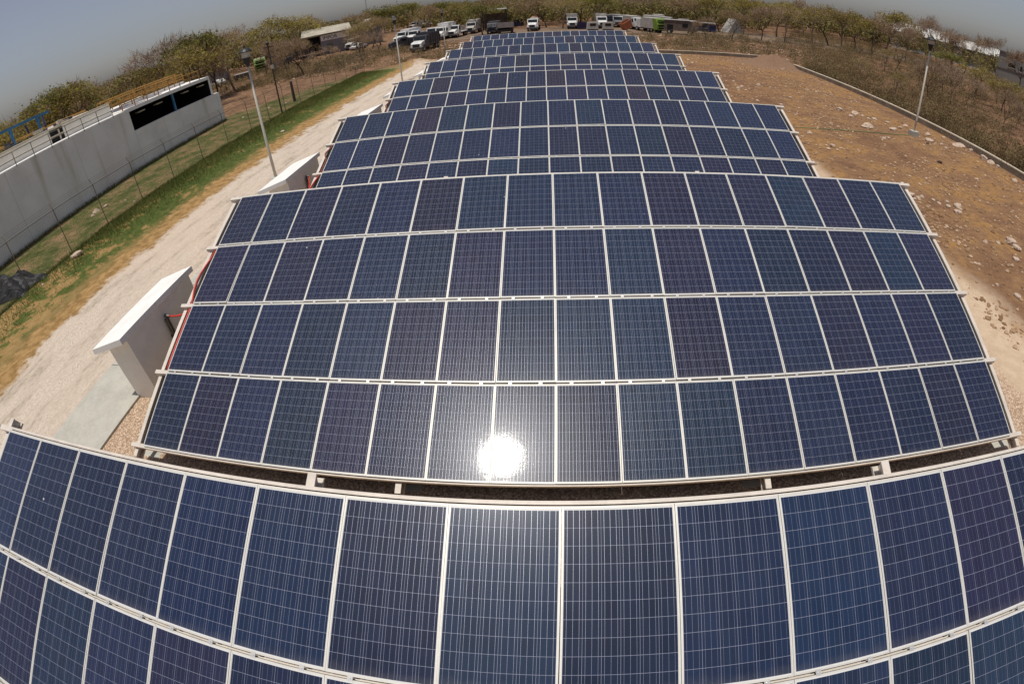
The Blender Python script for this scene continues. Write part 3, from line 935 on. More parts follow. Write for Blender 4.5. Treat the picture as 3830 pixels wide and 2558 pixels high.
# yellow pipe run and blue gantry over the tank
MB().tube((-3.2, Y0, 6.18), (-3.2, 17.2, 5.78), 0.07, n=8).tube((-3.2, Y0, 5.82), (-3.2, 17.2, 5.45), 0.05, n=8).build('yellow_pipe', M['yellow'], plant)
mb = MB()
mb.bx(-2.72, -2.48, Y0, 13.2, 6.74, 6.92)
mb.build('gantry_beam', M['blue'], plant)
for yy in (-2.5, 3.0, 9.6, 12.1):
    MB().box((-2.6, yy, 6.08), (0.16, 0.16, 1.30)).box((-2.6, yy, 6.60), (0.3, 0.16, 0.27)).build('gantry_post', M['blue'], plant)
MB().tube((-2.6, 12.6, 6.8), (-3.6, 13.3, 5.6), 0.12, n=8).tube((-3.6, 11.6, 6.6), (-3.6, 11.8, 5.6), 0.08, n=6).build('gantry_stay', M['navy'], plant)
rg = random.Random(4)
for k in range(14):
    MB().box((-1.9 - rg.random() * 1.3, Y0 + rg.random() * 25, 5.6 + rg.random() * 0.25), (rg.uniform(.2, .6), rg.uniform(.3, 1.1), rg.uniform(.1, .34)), yawm(rg.uniform(-.3, .3))).build('machinery', M['darkgrey'], plant)
for k in range(12):
    MB().box((-1.8 - rg.random() * 0.8, Y0 + rg.random() * 23, 5.7 + rg.random() * 0.15), (rg.uniform(.2, .5), rg.uniform(.4, .9), rg.uniform(.1, .25)), yawm(rg.uniform(-.3, .3))).build('walkway_plate', M['coping'], plant)
# ragged line of short blades at the wall foot
V = []
for k in range(2600):
    yy = Y0 + RNG.random() * (Y1 - Y0); xx = 0.03 + abs(RNG.normal(0, 0.10)); hh = 0.10 + RNG.random() * 0.22
    a = RNG.random() * 6.28; w = 0.03
    V += [(xx - w * math.cos(a), yy - w * math.sin(a), 0), (xx + w * math.cos(a), yy + w * math.sin(a), 0), (xx + RNG.normal(0, .05), yy + RNG.normal(0, .05), hh)]
# (kept as its own weeds, see below)
PLANT_M = Matrix.Translation((-22.02, 0, 0)) @ Matrix.Rotation(BR, 4, 'Z')
V = [tuple(PLANT_M @ Vector(q)) for q in V]
tag(tri_object('weeds', np.array(V), M['leaf_green']), 'dark weeds along the foot of the grey plant wall', 'weeds', kind='stuff')

# ------------------------------------------------------------------ tarp, hose
def tarp():
    n = 26
    rg = np.random.default_rng(3)
    V = []; F = []
    for j in range(n):
        for i in range(n):
            u, v = i / (n - 1), j / (n - 1)
            e = min(1, 5 * min(u, 1 - u, v, 1 - v))
            x = -19.4 + 4.3 * u + 0.25 * math.sin(9 * v); yy = -0.2 + 2.0 * v + 0.35 * math.sin(7 * u + 1)
            z = 0.02 + e * (0.30 + 0.34 * math.sin(5 * u + 2 * v) * math.cos(4 * v + 1) + 0.30 * abs(math.sin(11 * u + 7 * v)) + rg.normal(0, 0.06))
            V.append((x, yy, max(0.015, z)))
    for j in range(n - 1):
        for i in range(n - 1):
            a = j * n + i
            F.append((a, a + 1, a + n + 1, a + n))
    me = bpy.data.meshes.new('tarp'); me.from_pydata(V, [], F); me.materials.append(M['tarp'])
    tag(link('tarp', me), 'crumpled black plastic sheet lying at the fence foot on the far left', 'tarp')
tarp()
hp = [(18.5, 16.6), (20.6, 16.75), (22.99, 16.94), (25.64, 17.17), (28.32, 17.35), (31.21, 17.76), (32.6, 18.0)]
tag(MB().path([(a, b, 0.035 + 0.02 * math.sin(i * 2.0)) for i, (a, b) in enumerate(hp)], 0.03, 6).build('garden_hose', M['hose']),
    'thin green hose lying on the soil from the third array to the right lamp post', 'hose')

# ------------------------------------------------------------------ rocks
def rock_mesh(seed):
    import bmesh as _bm
    rg = random.Random(seed)
    bm = _bm.new()
    _bm.ops.create_icosphere(bm, subdivisions=2, radius=1.0)
    ph = [rg.uniform(0, 6.28) for _ in range(6)]
    for v in bm.verts:
        c = v.co
        k = 1 + 0.16 * math.sin(2.3 * c.x + ph[0]) + 0.15 * math.sin(2.9 * c.y + ph[1]) + 0.12 * math.sin(4.1 * c.z + ph[2]) + rg.uniform(-.11, .11)
        v.co = Vector((c.x * k, c.y * k * 0.8, c.z * k * 0.62))
    me = bpy.data.meshes.new('rock'); bm.to_mesh(me); bm.free()
    me.materials.append(M['rock'])
    return me
ROCKS = [rock_mesh(s) for s in range(6)]
DARKROCK = rock_mesh(9); DARKROCK.materials.clear(); DARKROCK.materials.append(M['rock_dark'])
def rock(x, y, r, label, group=None, sx=1.0, dark=False, i=[0]):
    i[0] += 1
    rg = random.Random(i[0])
    o = link('rock', DARKROCK if dark else ROCKS[i[0] % 6])
    r *= 0.88
    o.location = (x, y, r * 0.16)
    o.scale = (r * sx, r, r * rg.uniform(.8, 1.1))
    o.rotation_euler = (rg.uniform(-.2, .2), rg.uniform(-.2, .2), rg.uniform(0, 6.28) if sx == 1 else 0.1)
    return tag(o, label, 'rock', group)
g1 = 'pale rocks in the line left of the right lamp post'
g1l = 'pale limestone rock in the loose line running up to the right lamp post'
rock(30.02, 23.46, .34, 'pale rock at the far end of the rock line left of the right lamp post')
for q in [(30.69, 22.43, .36), (29.98, 21.79, .22), (31.43, 22.4, .17), (31.39, 21.49, .2), (32.05, 21.64, .26), (32.79, 20.99, .23), (33.12, 19.88, .22), (34.35, 20.71, .26)]:
    rock(*q, g1l, g1)
rock(29.48, 18.8, .42, 'long block shaped pale rock above the green hose', None, 1.5)
rock(31.72, 18.9, .36, 'large rounded pale rock just left of the right lamp post base')
rock(29.14, 16.33, .2, 'left one of two small pale rocks side by side under the green hose')
rock(29.64, 16.52, .15, 'right one of two small pale rocks side by side under the green hose')
rock(33.75, 17.15, .36, 'pale boulder just right of the right lamp post base')
rock(35.11, 18.94, .26, 'pale flat stone behind the right lamp post towards the low wall')
rock(33.05, 16.43, .15, 'small black stone in front of the boulder at the right lamp post', None, 1, True)
rock(30.68, 12.48, .19, 'small black stone alone on ochre soil in front of the right lamp post', None, 1, True)
rock(36.53, 17.0, .45, 'long pale slab rock leaning at the low wall right of the lamp post', None, 1.6)
rock(37.1, 16.2, .23, 'round pale rock beside the long slab at the low wall')
for q in [(36.63, 18.78, .17), (34.8, 16.87, .14), (34.31, 15.9, .14)]:
    rock(*q, 'small pale stone between the right lamp post and the low wall', 'small stones right of the lamp post')
for q in [(36.95, 14.67, .4), (36.9, 13.94, .35), (36.95, 13.2, .23)]:
    rock(*q, 'big pale rock at the foot of the low wall by the right edge', 'rocks at the wall foot by the right edge')
for q in [(23.47, 13.44, .23), (22.84, 12.84, .16), (23.26, 15.85, .21), (23.8, 13.1, .14), (23.1, 13.5, .12)]:
    rock(*q, 'pale stone of the small heap right of the third array', 'heap right of the third array')
rock(22.32, 16.43, .2, 'single pale rock at the array end of the green hose')
for q in [(24.0, 6.96, .26), (24.0, 6.56, .11), (24.69, 6.83, .14), (25.19, 6.55, .13), (25.32, 6.29, .13), (25.95, 6.43, .15), (25.62, 5.94, .17), (24.35, 6.7, .14)]:
    rock(*q, 'pale stone in the row right of the upper right corner of the glaring array', 'stones right of the glaring array')
rock(26.31, 5.97, .28, 'larger cracked rock at the end of the stone row right of the glaring array')
rock(25.75, 5.36, .26, 'buried grey rock below the end of the stone row right of the glaring array')
rock(36.2, 10.91, .25, 'pale rock near the low wall at the right edge of the photo')
for q in [(26.79, 2.85, .34), (26.67, 2.32, .28), (25.86, 2.75, .13), (25.02, 2.75, .13), (25.64, 1.5, .2)]:
    rock(*q, 'brownish rock of the rubble heap at the right edge below the stone row', 'rubble heap at the right edge')
for q in [(23.07, 1.11, .09), (22.77, -0.19, .1), (23.24, -0.89, .17)]:
    rock(*q, 'small pale stone on sandy soil at the lower right edge', 'stones at the lower right edge')
for q in [(24.24, 30.0, .2), (23.5, 29.01, .2), (23.95, 28.29, .17), (24.47, 32.67, .14), (26.17, 31.13, .28), (23.9, 29.4, .13), (24.6, 29.2, .12), (23.2, 28.0, .13)]:
    rock(*q, 'pale stone of the rubble patch right of the fourth array', 'rubble patch right of the fourth array')
for q in [(23.26, 24.14, .2), (24.89, 23.52, .16), (26.74, 26.84, .11), (27.12, 26.47, .19), (31.84, 30.69, .13)]:
    rock(*q, 'scattered pale stone on orange soil right of the fourth array corner', 'stones right of the fourth array corner')
for q in [(23.93, 46.41, .2), (23.66, 43.72, .22), (27.29, 41.0, .11), (28.71, 37.96, .11), (24.5, 45.0, .14)]:
    rock(*q, 'pale stone on brown soil right of the fifth array', 'stones right of the fifth array')
rock(-19.25, 9.61, .28, 'larger white stone of the pair in the grass behind the fence on the left')
rock(-18.92, 9.01, .16, 'smaller white stone beside the larger one in the grass behind the fence')
rock(-19.04, 10.36, .22, 'white flat stone right of the stone pair behind the fence', None, 1.4)
for q in [(-17.5, 10.76, .12), (-16.1, 10.25, .1)]:
    rock(*q, 'tiny white stone on the field side of the fence', 'tiny white stones at the fence')
rock(-14.35, 3.7, .32, 'pale half buried slab at the foot of a fence post on the left', None, 1.7)
rock(-14.23, 1.26, .1, 'tiny white stone beside the black plastic sheet')
for q in [(-19.45, 33.43, .18), (-17.93, 34.28, .18), (-20.98, 30.82, .15)]:
    rock(*q, 'small white stone in the field beyond the plant corner', 'white stones beyond the plant corner')
rock(-11.06, 21.11, .2, 'white stone on the rim of the green strip left of the road')

# rubble and pebbles nobody could count
def pebbles(name, label, n, fx, lo, hi):
    V = []
    T4 = np.array([[1, 1, 1], [1, -1, -1], [-1, 1, -1], [-1, -1, 1]], float) / math.sqrt(3)
    idx = [(0, 1, 2), (0, 3, 1), (0, 2, 3), (1, 3, 2)]
    O8 = np.array([[1, 0, 0], [-1, 0, 0], [0, 1, 0], [0, -1, 0], [0, 0, .7], [0, 0, -.7]], float)
    fo = [(0, 2, 4), (2, 1, 4), (1, 3, 4), (3, 0, 4), (2, 0, 5), (1, 2, 5), (3, 1, 5), (0, 3, 5)]
    out = []
    vid = 0
    verts = []; faces = []
    for _ in range(n):
        x, y = fx()
        r = lo + (hi - lo) * RNG.random() ** 3
        a = RNG.random() * 6.28
        ca, sa = math.cos(a), math.sin(a)
        q = O8 * (1 + RNG.normal(0, .22, (6, 1))) * r
        q = np.stack([q[:, 0] * ca - q[:, 1] * sa + x, q[:, 0] * sa + q[:, 1] * ca + y, q[:, 2] + r * .25], 1)
        verts += q.tolist()
        faces += [(vid + i, vid + j, vid + k) for i, j, k in fo]
        vid += 6
    me = bpy.data.meshes.new(name); me.from_pydata(verts, [], faces); me.materials.append(M['pebble'])
    return tag(link(name, me), label, 'stones', kind='stuff')
M['pebble'] = leaf_material('pebble_stone', [(0.22, 0.125, 0.066), (0.38, 0.245, 0.145), (0.56, 0.42, 0.30)], 0.0)
def east_lot():
    while True:
        x = 20.5 + RNG.random() * 16.5; y = -8 + RNG.random() * 60
        c = math.sin(x * 0.7 + 1.3 * math.sin(y * 0.23)) * math.sin(y * 0.41 + x * 0.13)
        if RNG.random() < 0.25 + 0.75 * max(0, c):
            return x, y
pebbles('rubble', 'loose stones strewn over the orange soil on the right', 15000, east_lot, 0.012, 0.115)
pebbles('rubble', 'loose pale stones strewn over the brown ground behind the arrays', 2600, lambda: (-38 + RNG.random() * 90, 54 + RNG.random() * 34), 0.05, 0.30)

# ------------------------------------------------------------------ grass and scrub
def blades(n, fx, hlo, hhi, wid, lean=0.35):
    V = np.zeros((n * 3, 3), np.float32)
    for k in range(n):
        x, y, s = fx()
        hh = (hlo + (hhi - hlo) * RNG.random()) * s
        a = RNG.random() * 6.28
        w = wid * (0.6 + 0.8 * RNG.random())
        dx, dy = w * math.cos(a), w * math.sin(a)
        lx, ly = RNG.normal(0, lean, 2) * hh
        V[3 * k] = (x - dx, y - dy, 0); V[3 * k + 1] = (x + dx, y + dy, 0); V[3 * k + 2] = (x + lx, y + ly, hh)
    return V
def strip():
    while True:
        y = -6 + RNG.random() ** 0.8 * 56
        x = -15.4 + abs(RNG.normal(0, 0.55)) * 2.6
        if x > -9.6 + 0.4 * math.sin(y * .7):
            continue
        c = math.sin(x * 1.3 + 2 * math.sin(y * .31)) * math.sin(y * .8 + x * .7)
        if RNG.random() < 0.16 + 0.35 * max(0, min(1, (y - 1) / 8)) + 0.5 * max(0, c):
            return x, y, 1.0
tag(tri_object('grass', blades(62000, strip, 0.05, 0.27, 0.013, 0.5), M['grass']),
    'green grass growing in patches between the fence and the dirt road', 'grass', kind='stuff')
def fieldp():
    return -15.6 - RNG.random() * 6.2, -6 + RNG.random() * 50, 0.8
tag(tri_object('grass', blades(9000, fieldp, 0.03, 0.11, 0.013, 0.6), M['grass']),
    'short sparse grass on the field between the fence and the grey plant', 'grass', kind='stuff')

def scrub_east():
    while True:
        x = 38.1 + RNG.random() ** 1.6 * 75; y = -12 + RNG.random() * 150
        if y > 48 + (x - 38) * 2.0 + RNG.normal(0, 7) or (y > 46 and x < 38 + abs(RNG.normal(0, 5))):
            continue
        c = math.sin(x * .5 + 2 * math.sin(y * .2)) * math.sin(y * .45 + x * .2)
        if RNG.random() < 0.45 + 0.55 * c:
            return x, y, 0.65 + 0.6 * max(0, c)
def shrubs(n, fx, rlo, rhi, hlo, hhi, m_, tri, seed):
    rg = np.random.default_rng(seed); out = []
    for _ in range(n):
        x, y, s = fx()
        R_ = rg.uniform(rlo, rhi); H = rg.uniform(hlo, hhi) * s
        q = rg.normal(0, 1, (m_, 3)); q /= np.linalg.norm(q, axis=1)[:, None]; q *= rg.random((m_, 1)) ** .45
        c = np.stack([x + q[:, 0] * R_, y + q[:, 1] * R_, H * (0.5 + 0.5 * q[:, 2])], 1)
        a = rg.normal(0, 1, (m_, 3)); a /= np.linalg.norm(a, axis=1)[:, None]
        b = np.cross(a, rg.normal(0, 1, (m_, 3))); b /= np.linalg.norm(b, axis=1)[:, None]
        k = rg.uniform(.4, 1.2, (m_, 1)) * tri
        out.append(np.stack([c - a * k - b * k * .35, c + a * k - b * k * .25, c + b * k], 1).reshape(-1, 3))
    return np.concatenate(out)
V1 = np.concatenate([blades(80000, scrub_east, 0.2, 1.15, 0.013, 0.5), shrubs(2300, scrub_east, .4, 1.2, .7, 2.6, 90, .075, 31), shrubs(420, lambda: (38.4 + abs(RNG.normal(0, 2.5)), -10 + RNG.random() * 60, 1.0), .3, 0.9, .5, 1.5, 110, .055, 35)])
tag(tri_object('dry_scrub', V1, M['brush']), 'dense dry grass and twigs beyond the low wall on the right', 'scrub', kind='stuff')
def scrub_north():
    while True:
        x = -60 + RNG.random() * 110; y = 53.5 + RNG.random() * 36
        if x < -16 and y < 60: pass
        if -10 < x < 20 and y > 80: continue
        c = math.sin(x * .35 + 2 * math.sin(y * .3)) * math.sin(y * .4 + x * .15)
        if RNG.random() < 0.12 + 0.75 * max(0, c):
            return x, y, 0.7 + 0.7 * max(0, c)
tag(tri_object('dry_scrub', np.concatenate([blades(26000, scrub_north, 0.2, 0.9, 0.018, 0.6), shrubs(420, scrub_north, .5, 1.3, .5, 1.5, 80, .10, 33), shrubs(260, lambda: (-62 + RNG.random() * 46, 54 + RNG.random() * 30, 1.0), .6, 1.5, .5, 1.5, 110, .09, 37)]), M['brush']),
    'brown dry scrub between the arrays and the truck yard', 'scrub', kind='stuff')

# ------------------------------------------------------------------ trees
def grow(seed, hgt, spread, levels=4, trunk=0.13, split=(3, 4), fork=0.28):
    rg = random.Random(seed)
    tubes = []; tips = []
    def rec(p, d, L, r, lev):
        n = 2
        q = p
        for i in range(n):
            d2 = (d + Vector((rg.gauss(0, .16), rg.gauss(0, .16), rg.gauss(0, .07)))).normalized()
            e = q + d2 * (L / n)
            tubes.append((q, e, r * (1 - .18 * i), r * (1 - .18 * (i + 1)), lev))
            q = e; d = d2
        if lev >= levels:
            tips.append((q, d)); return
        k = rg.randint(*split) if lev < 2 else rg.randint(2, 3)
        a0 = rg.uniform(0, 6.28)
        for j in range(k):
            a = a0 + 6.28 * j / k + rg.uniform(-.4, .4)
            sp = spread * rg.uniform(.6, 1.25)
            ax = d.orthogonal().normalized()
            ax = Quaternion(d, a) @ ax
            nd = (d * math.cos(sp) + ax * math.sin(sp)); nd.z += 0.18; nd.normalize()
            rec(q, nd, L * rg.uniform(.62, .86), r * 0.60, lev + 1)
    rec(Vector((0, 0, 0)), Vector((rg.gauss(0, .06), rg.gauss(0, .06), 1)).normalized(), hgt * fork, trunk, 0)
    return tubes, tips

def tree_variant(seed, kind):
    rg = np.random.default_rng(seed)
    spread = 0.62 if kind != 'bare' else 0.50
    tubes, tips = grow(seed, 8.0, spread, 4, 0.15 if kind != 'bare' else 0.12, fork={'bare': 0.30, 'pale': 0.36, 'yellow': 0.34}.get(kind, 0.29))
    zmax = max(t[0].z for t in tips)
    s = 7.6 / zmax
    mb = MB()
    for a, b, r0, r1, lev in tubes:
        if lev <= 3:
            mb.tube(a * s, b * s, max(.012, r0), max(.010, r1), n=7 if lev == 0 else 5 if lev == 1 else 3, cap=False)
    tr = mb.mesh('trunk', M['bark_pale'] if kind == 'pale' else M['bark'])
    V = []; nper = 3
    T = [(np.array(p) * s, np.array(d)) for p, d in tips]
    TW = []
    # twigs: slim triangles
    ntw = {'bare': 26, 'brown': 16, 'yellow': 14, 'green': 9, 'pale': 17}[kind]
    for p, d in T:
        for _ in range(ntw):
            q = p + rg.normal(0, .28, 3)
            dd = d + rg.normal(0, .65, 3); dd[2] += .25; dd /= np.linalg.norm(dd)
            L = rg.uniform(.35, 1.1); w = rg.uniform(.012, .028)
            o = np.cross(dd, rg.normal(0, 1, 3)); o /= np.linalg.norm(o)
            TW += [q - o * w, q + o * w, q + dd * L]
    nl = {'bare': 2, 'brown': 24, 'yellow': 34, 'green': 50, 'pale': 15}[kind]
    LS = {'bare': .06, 'brown': .085, 'yellow': .10, 'green': .12, 'pale': .085}[kind]
    for p, d in T:
        cs = rg.uniform(.5, 1.5)
        for _ in range(int(nl * cs)):
            q = p + rg.normal(0, .48, 3) * np.array([1, 1, .75])
            a = rg.normal(0, 1, 3); a /= np.linalg.norm(a)
            b = np.cross(a, rg.normal(0, 1, 3)); b /= np.linalg.norm(b)
            k = LS * rg.uniform(.55, 1.5)
            V += [q - a * k - b * k * .5, q + a * k - b * k * .3, q + b * k * .9]
    lm = {'bare': 'leaf_brown', 'brown': 'leaf_brown', 'yellow': 'leaf_yellow', 'green': 'leaf_green', 'pale': 'leaf_yellow'}[kind]
    # crown is one mesh with two materials: leaves and twigs
    A = np.array(V + TW, np.float32); n = len(A) // 3
    me = bpy.data.meshes.new('crown')
    me.vertices.add(len(A)); me.vertices.foreach_set('co', A.ravel())
    me.loops.add(len(A)); me.loops.foreach_set('vertex_index', np.arange(len(A), dtype=np.int32))
    me.polygons.add(n); me.polygons.foreach_set('loop_start', np.arange(0, len(A), 3, dtype=np.int32))
    me.materials.append(M[lm]); me.materials.append(M['twig'])
    mi = np.ones(n, np.int32); mi[:len(V) // 3] = 0
    me.polygons.foreach_set('material_index', mi)
    me.update(calc_edges=True)
    return tr, me
VAR = {}
for k, seeds in dict(bare=(1, 2, 3), brown=(4, 5, 6), yellow=(7, 8, 9), green=(10, 11), pale=(12, 13)).items():
    VAR[k] = [tree_variant(s, k) for s in seeds]
TREE_I = [0]
def tree(az, dist, hgt, kind, label, group=None, wide=1.0):
    TREE_I[0] += 1
    i = TREE_I[0]
    a = math.radians(az)
    x, y = CAM_POS.x + dist * math.sin(a), CAM_POS.y + dist * math.cos(a)
    tr, cr = VAR[kind][i % len(VAR[kind])]
    nm = {'bare': 'bare_tree', 'brown': 'dry_tree', 'yellow': 'leafy_tree', 'green': 'green_tree', 'pale': 'dry_tree'}[kind]
    t = thing(nm, label, 'tree', (x, y, 0), (i * 2.399) % 6.28, group)
    s = hgt / 8.0
    t.scale = (s * wide, s * wide, s)
    link('trunk', tr, t); link('crown', cr, t)
    return t

TREES = [
 (-59.0, 70, 8.0, 'yellow', 'round green tree at the left photo edge behind the blue gantry', 1.2),
 (-56.2, 74, 7.9, 'yellow', 'low yellow green tree between the gantry and the left photo edge', 1.2),
 (-54.0, 76, 9.3, 'green', 'rounded bright green tree right above the end of the blue gantry', 1.35),
 (-51.0, 74, 9.0, 'yellow', 'rounded yellow green tree behind the plant, right of the gantry end', 1.3),
 (-48.6, 80, 8.3, 'brown', 'brown bushy tree behind the middle of the plant railing', 1.2),
 (-46.8, 84, 8.4, 'bare', 'thin leafless tree rising above the belt behind the plant roof', 1.0),
 (-45.0, 82, 8.0, 'green', 'dark green tree behind the start of the yellow roof rails', 1.3),
 (-43.2, 80, 7.6, 'pale', 'brown tree behind the middle of the yellow roof rails', 1.3),
 (-41.6, 76, 10.9, 'bare', 'tall bare grey tree behind the far end of the yellow rails', 1.2),
 (-40.4, 72, 8.6, 'yellow', 'olive tree standing before the tall bare grey tree', 1.2),
 (-38.9, 78, 10.2, 'green', 'tall dark green tree left of the nearest lamp post lantern', 1.2),
 (-37.2, 80, 8.8, 'brown', 'brown tree between the dark green tree and the nearest lantern', 1.1),
 (-35.3, 84, 10.4, 'pale', 'tall pale barked tree just left of the nearest lantern', 1.1),
 (-33.2, 125, 11.0, 'bare', 'bare tree rising behind the lime garbage truck on the left', 1.3),
 (-31.0, 132, 11.6, 'yellow', 'wide yellow green tree above the left end of the sign shed', 1.6),
 (-28.4, 128, 10.8, 'yellow', 'rounded yellow green tree over the left roof of the sign shed', 1.5),
 (-31.6, 96, 6.3, 'brown', 'brown tree right of the utility pole, before the sign shed', 1.3),
 (-29.3, 90, 6.0, 'bare', 'bare brown tree before the left wall of the sign shed', 1.3),
 (-28.2, 96, 5.6, 'brown', 'dry brown tree before the left corner of the sign shed', 1.2),
 (-25.6, 150, 10.2, 'brown', 'brown tree rising behind the ridge of the sign shed', 1.5),
 (-27.3, 103, 6.0, 'pale', 'thin olive tree just left of the lettered sign wall', 1.0),
 (-19.6, 112, 6.6, 'brown', 'brown tree hiding the left half of the grey gable shed', 1.3),
 (-30.4, 103, 7.0, 'pale', 'olive tree before the open bay of the sign shed', 1.3),
 (-36.0, 104, 6.8, 'brown', 'brown tree between the nearest lantern and the lime garbage truck', 1.2),
 (-30.6, 88, 3.4, 'bare', 'low bare shrub like tree in front of the grey trailer beside the lime garbage truck', 1.4),
 (-27.6, 80, 5.4, 'brown', 'brown bushy tree on the earth bank left of the wooden stake', 1.4),
 (-25.2, 78, 3.6, 'bare', 'bare shrubby tree on the earth bank above the wooden stake', 1.4),
 (-20.9, 84, 4.6, 'brown', 'brown bushy tree on the earth bank before the half hidden pickup', 1.3),
 (-36.6, 74, 5.6, 'bare', 'bare tree with pale trunk at the far corner of the plant', 1.1),
 (-38.2, 76, 5.0, 'brown', 'low brown tree on the bank left of the utility pole', 1.3),
 (-18.9, 88, 4.6, 'bare', 'dark bare shrubby tree just left of the second lamp post', 1.3),
 (-20.7, 98, 6.4, 'pale', 'olive tree before the right end of the sign shed', 1.25),
 (-21.4, 106, 5.6, 'brown', 'brown tree between the sign shed and the half hidden pickup', 1.2),
 (-20.3, 150, 8.6, 'brown', 'brown tree at the left of the grey gable shed', 1.5),
 (-18.6, 118, 6.2, 'yellow', 'low olive tree in front of the grey gable shed', 1.3),
 (-18.0, 190, 10.4, 'green', 'round green tree under the tall mast on the skyline', 1.6),
 (-15.5, 190, 10.0, 'green', 'round green tree under the middle mast on the skyline', 1.6),
 (-13.2, 135, 8.0, 'brown', 'brown tree above the white trucks left of the farthest lamp', 1.5),
 (-11.6, 150, 8.4, 'green', 'dark green tree above the gap between the white trucks', 1.5),
 (-9.3, 135, 7.6, 'yellow', 'olive tree right of the farthest lamp post lantern', 1.4),
 (-7.3, 108, 6.6, 'green', 'dense dark green round tree left of the grey dump truck', 1.35),
 (-5.8, 150, 8.2, 'brown', 'brown tree behind the pale canopy roof', 1.5),
 (-2.8, 140, 8.0, 'brown', 'brown tree behind the blue dumpster', 1.5),
 (-0.2, 122, 7.6, 'brown', 'brown tree directly behind the tanker truck', 1.4),
 (1.6, 116, 7.8, 'pale', 'pale barked tree with open branches right of the tanker truck', 1.3),
 (3.6, 126, 8.0, 'yellow', 'olive tree behind the white truck right of the tanker', 1.5),
 (5.4, 120, 7.6, 'green', 'bright green tree between the purple dumpster and the tall white truck', 1.4),
 (8.0, 140, 8.0, 'brown', 'brown tree behind the tall white truck', 1.5),
 (10.6, 135, 7.9, 'bare', 'bare brown tree behind the row of white cabs', 1.5),
 (13.4, 130, 7.8, 'brown', 'brown tree behind the lime garbage truck on the right', 1.5),
 (16.2, 126, 8.0, 'brown', 'reddish brown tree behind the rusted wreck', 1.5),
 (17.3, 88, 4.6, 'bare', 'leafless shrub like tree in front of the rusted wreck', 1.2),
 (18.8, 122, 8.3, 'yellow', 'olive tree behind the wrecked bus', 1.4),
 (20.2, 96, 5.6, 'brown', 'dry tree in front of the blue container', 1.1),
 (21.4, 120, 8.8, 'yellow', 'olive tree behind the pale tarpaulin heap', 1.4),
 (23.4, 105, 7.2, 'bare', 'bare tree left of the start of the right tree line', 1.2),
 (25.0, 128, 8.8, 'yellow', 'yellow green tree at the left of the right tree line', 1.4),
 (25.9, 112, 7.6, 'pale', 'pale stemmed tree in front of the right tree line', 1.2),
 (27.8, 150, 10.2, 'brown', 'tall brown tree of the right tree line above the dirt mound', 1.5),
 (28.9, 118, 8.4, 'pale', 'pale trunked tree right of the dirt mound', 1.2),
 (30.6, 126, 9.0, 'yellow', 'leafy yellow green tree in the middle of the right tree line', 1.3),
 (32.0, 124, 8.6, 'pale', 'multi stemmed tree in the middle of the right tree line', 1.2),
 (33.4, 122, 8.8, 'yellow', 'leafy tree right of the multi stemmed one in the right tree line', 1.3),
 (35.3, 122, 9.0, 'bare', 'bare dark tree before the bright crowned one on the right', 1.2),
 (36.4, 140, 10.8, 'yellow', 'bright yellow green rounded tree left of the white warehouse', 1.5),
 (37.6, 124, 8.4, 'bare', 'dark bare tree at the left end of the white warehouse', 1.2),
 (38.8, 122, 8.0, 'bare', 'thin bare tree in front of the white warehouse', 1.0),
 (42.1, 132, 11.2, 'bare', 'tallest bare grey tree right of the right lamp lantern', 1.0),
 (43.6, 136, 9.6, 'bare', 'bare tree between the two pale roofs on the right', 1.2),
 (44.9, 140, 10.0, 'bare', 'wide bare tree before the second pale roof on the right', 1.25),
 (48.2, 150, 10.8, 'bare', 'faint bare tree rising behind the second pale roof', 1.0),
 (46.4, 84, 4.6, 'yellow', 'low green bush like tree in the scrub before the grey house', 1.3),
 (43.0, 96, 5.0, 'green', 'low dark green bush like tree in the scrub before the second roof', 1.4),
 (50.6, 140, 9.6, 'bare', 'bare tree behind the grey house at the right edge', 1.1),
 (49.4, 76, 4.2, 'yellow', 'low olive bush like tree in the scrub left of the grey house', 1.4),
]
for az, di, hh, kd, lb, wd in TREES:
    tree(az, di, hh, kd, lb, None, wd)

sg = random.Random(21)
for k in range(26):
    az_ = sg.uniform(33, 56); dd_ = sg.uniform(52, 100)
    tree(az_, dd_, sg.uniform(2.4, 4.4), sg.choice(['bare', 'bare', 'brown', 'pale']), 'small dry sapling standing in the scrub beyond the low wall on the right', 'saplings in the right scrub', sg.uniform(.9, 1.3))
# far woodland that reads as one mass
def woodland(n, azr, dr, hfun, seed):
    rg = np.random.default_rng(seed)
    az = np.radians(rg.uniform(azr[0], azr[1], n)); di = dr[0] + (dr[1] - dr[0]) * rg.random(n) ** 0.8
    cx = CAM_POS.x + di * np.sin(az); cy = CAM_POS.y + di * np.cos(az)
    V = []
    for x, y, d in zip(cx, cy, di):
        R = rg.uniform(1.6, 3.4); H = hfun(d) * rg.uniform(.72, 1.05)
        m_ = 120
        q = rg.normal(0, 1, (m_, 3)); q /= np.linalg.norm(q, axis=1)[:, None]
        q *= (rg.random((m_, 1)) ** .4)
        c = np.stack([x + q[:, 0] * R, y + q[:, 1] * R, H * (0.56 + 0.44 * q[:, 2])], 1)
        a = rg.normal(0, 1, (m_, 3)); a /= np.linalg.norm(a, axis=1)[:, None]
        b = np.cross(a, rg.normal(0, 1, (m_, 3))); b /= np.linalg.norm(b, axis=1)[:, None]
        k = rg.uniform(.13, .38, (m_, 1)) * (0.75 + d / 300)
        t = np.stack([c - a * k - b * k * .5, c + a * k - b * k * .4, c + b * k], 1)
        V.append(t.reshape(-1, 3))
    return np.concatenate(V)
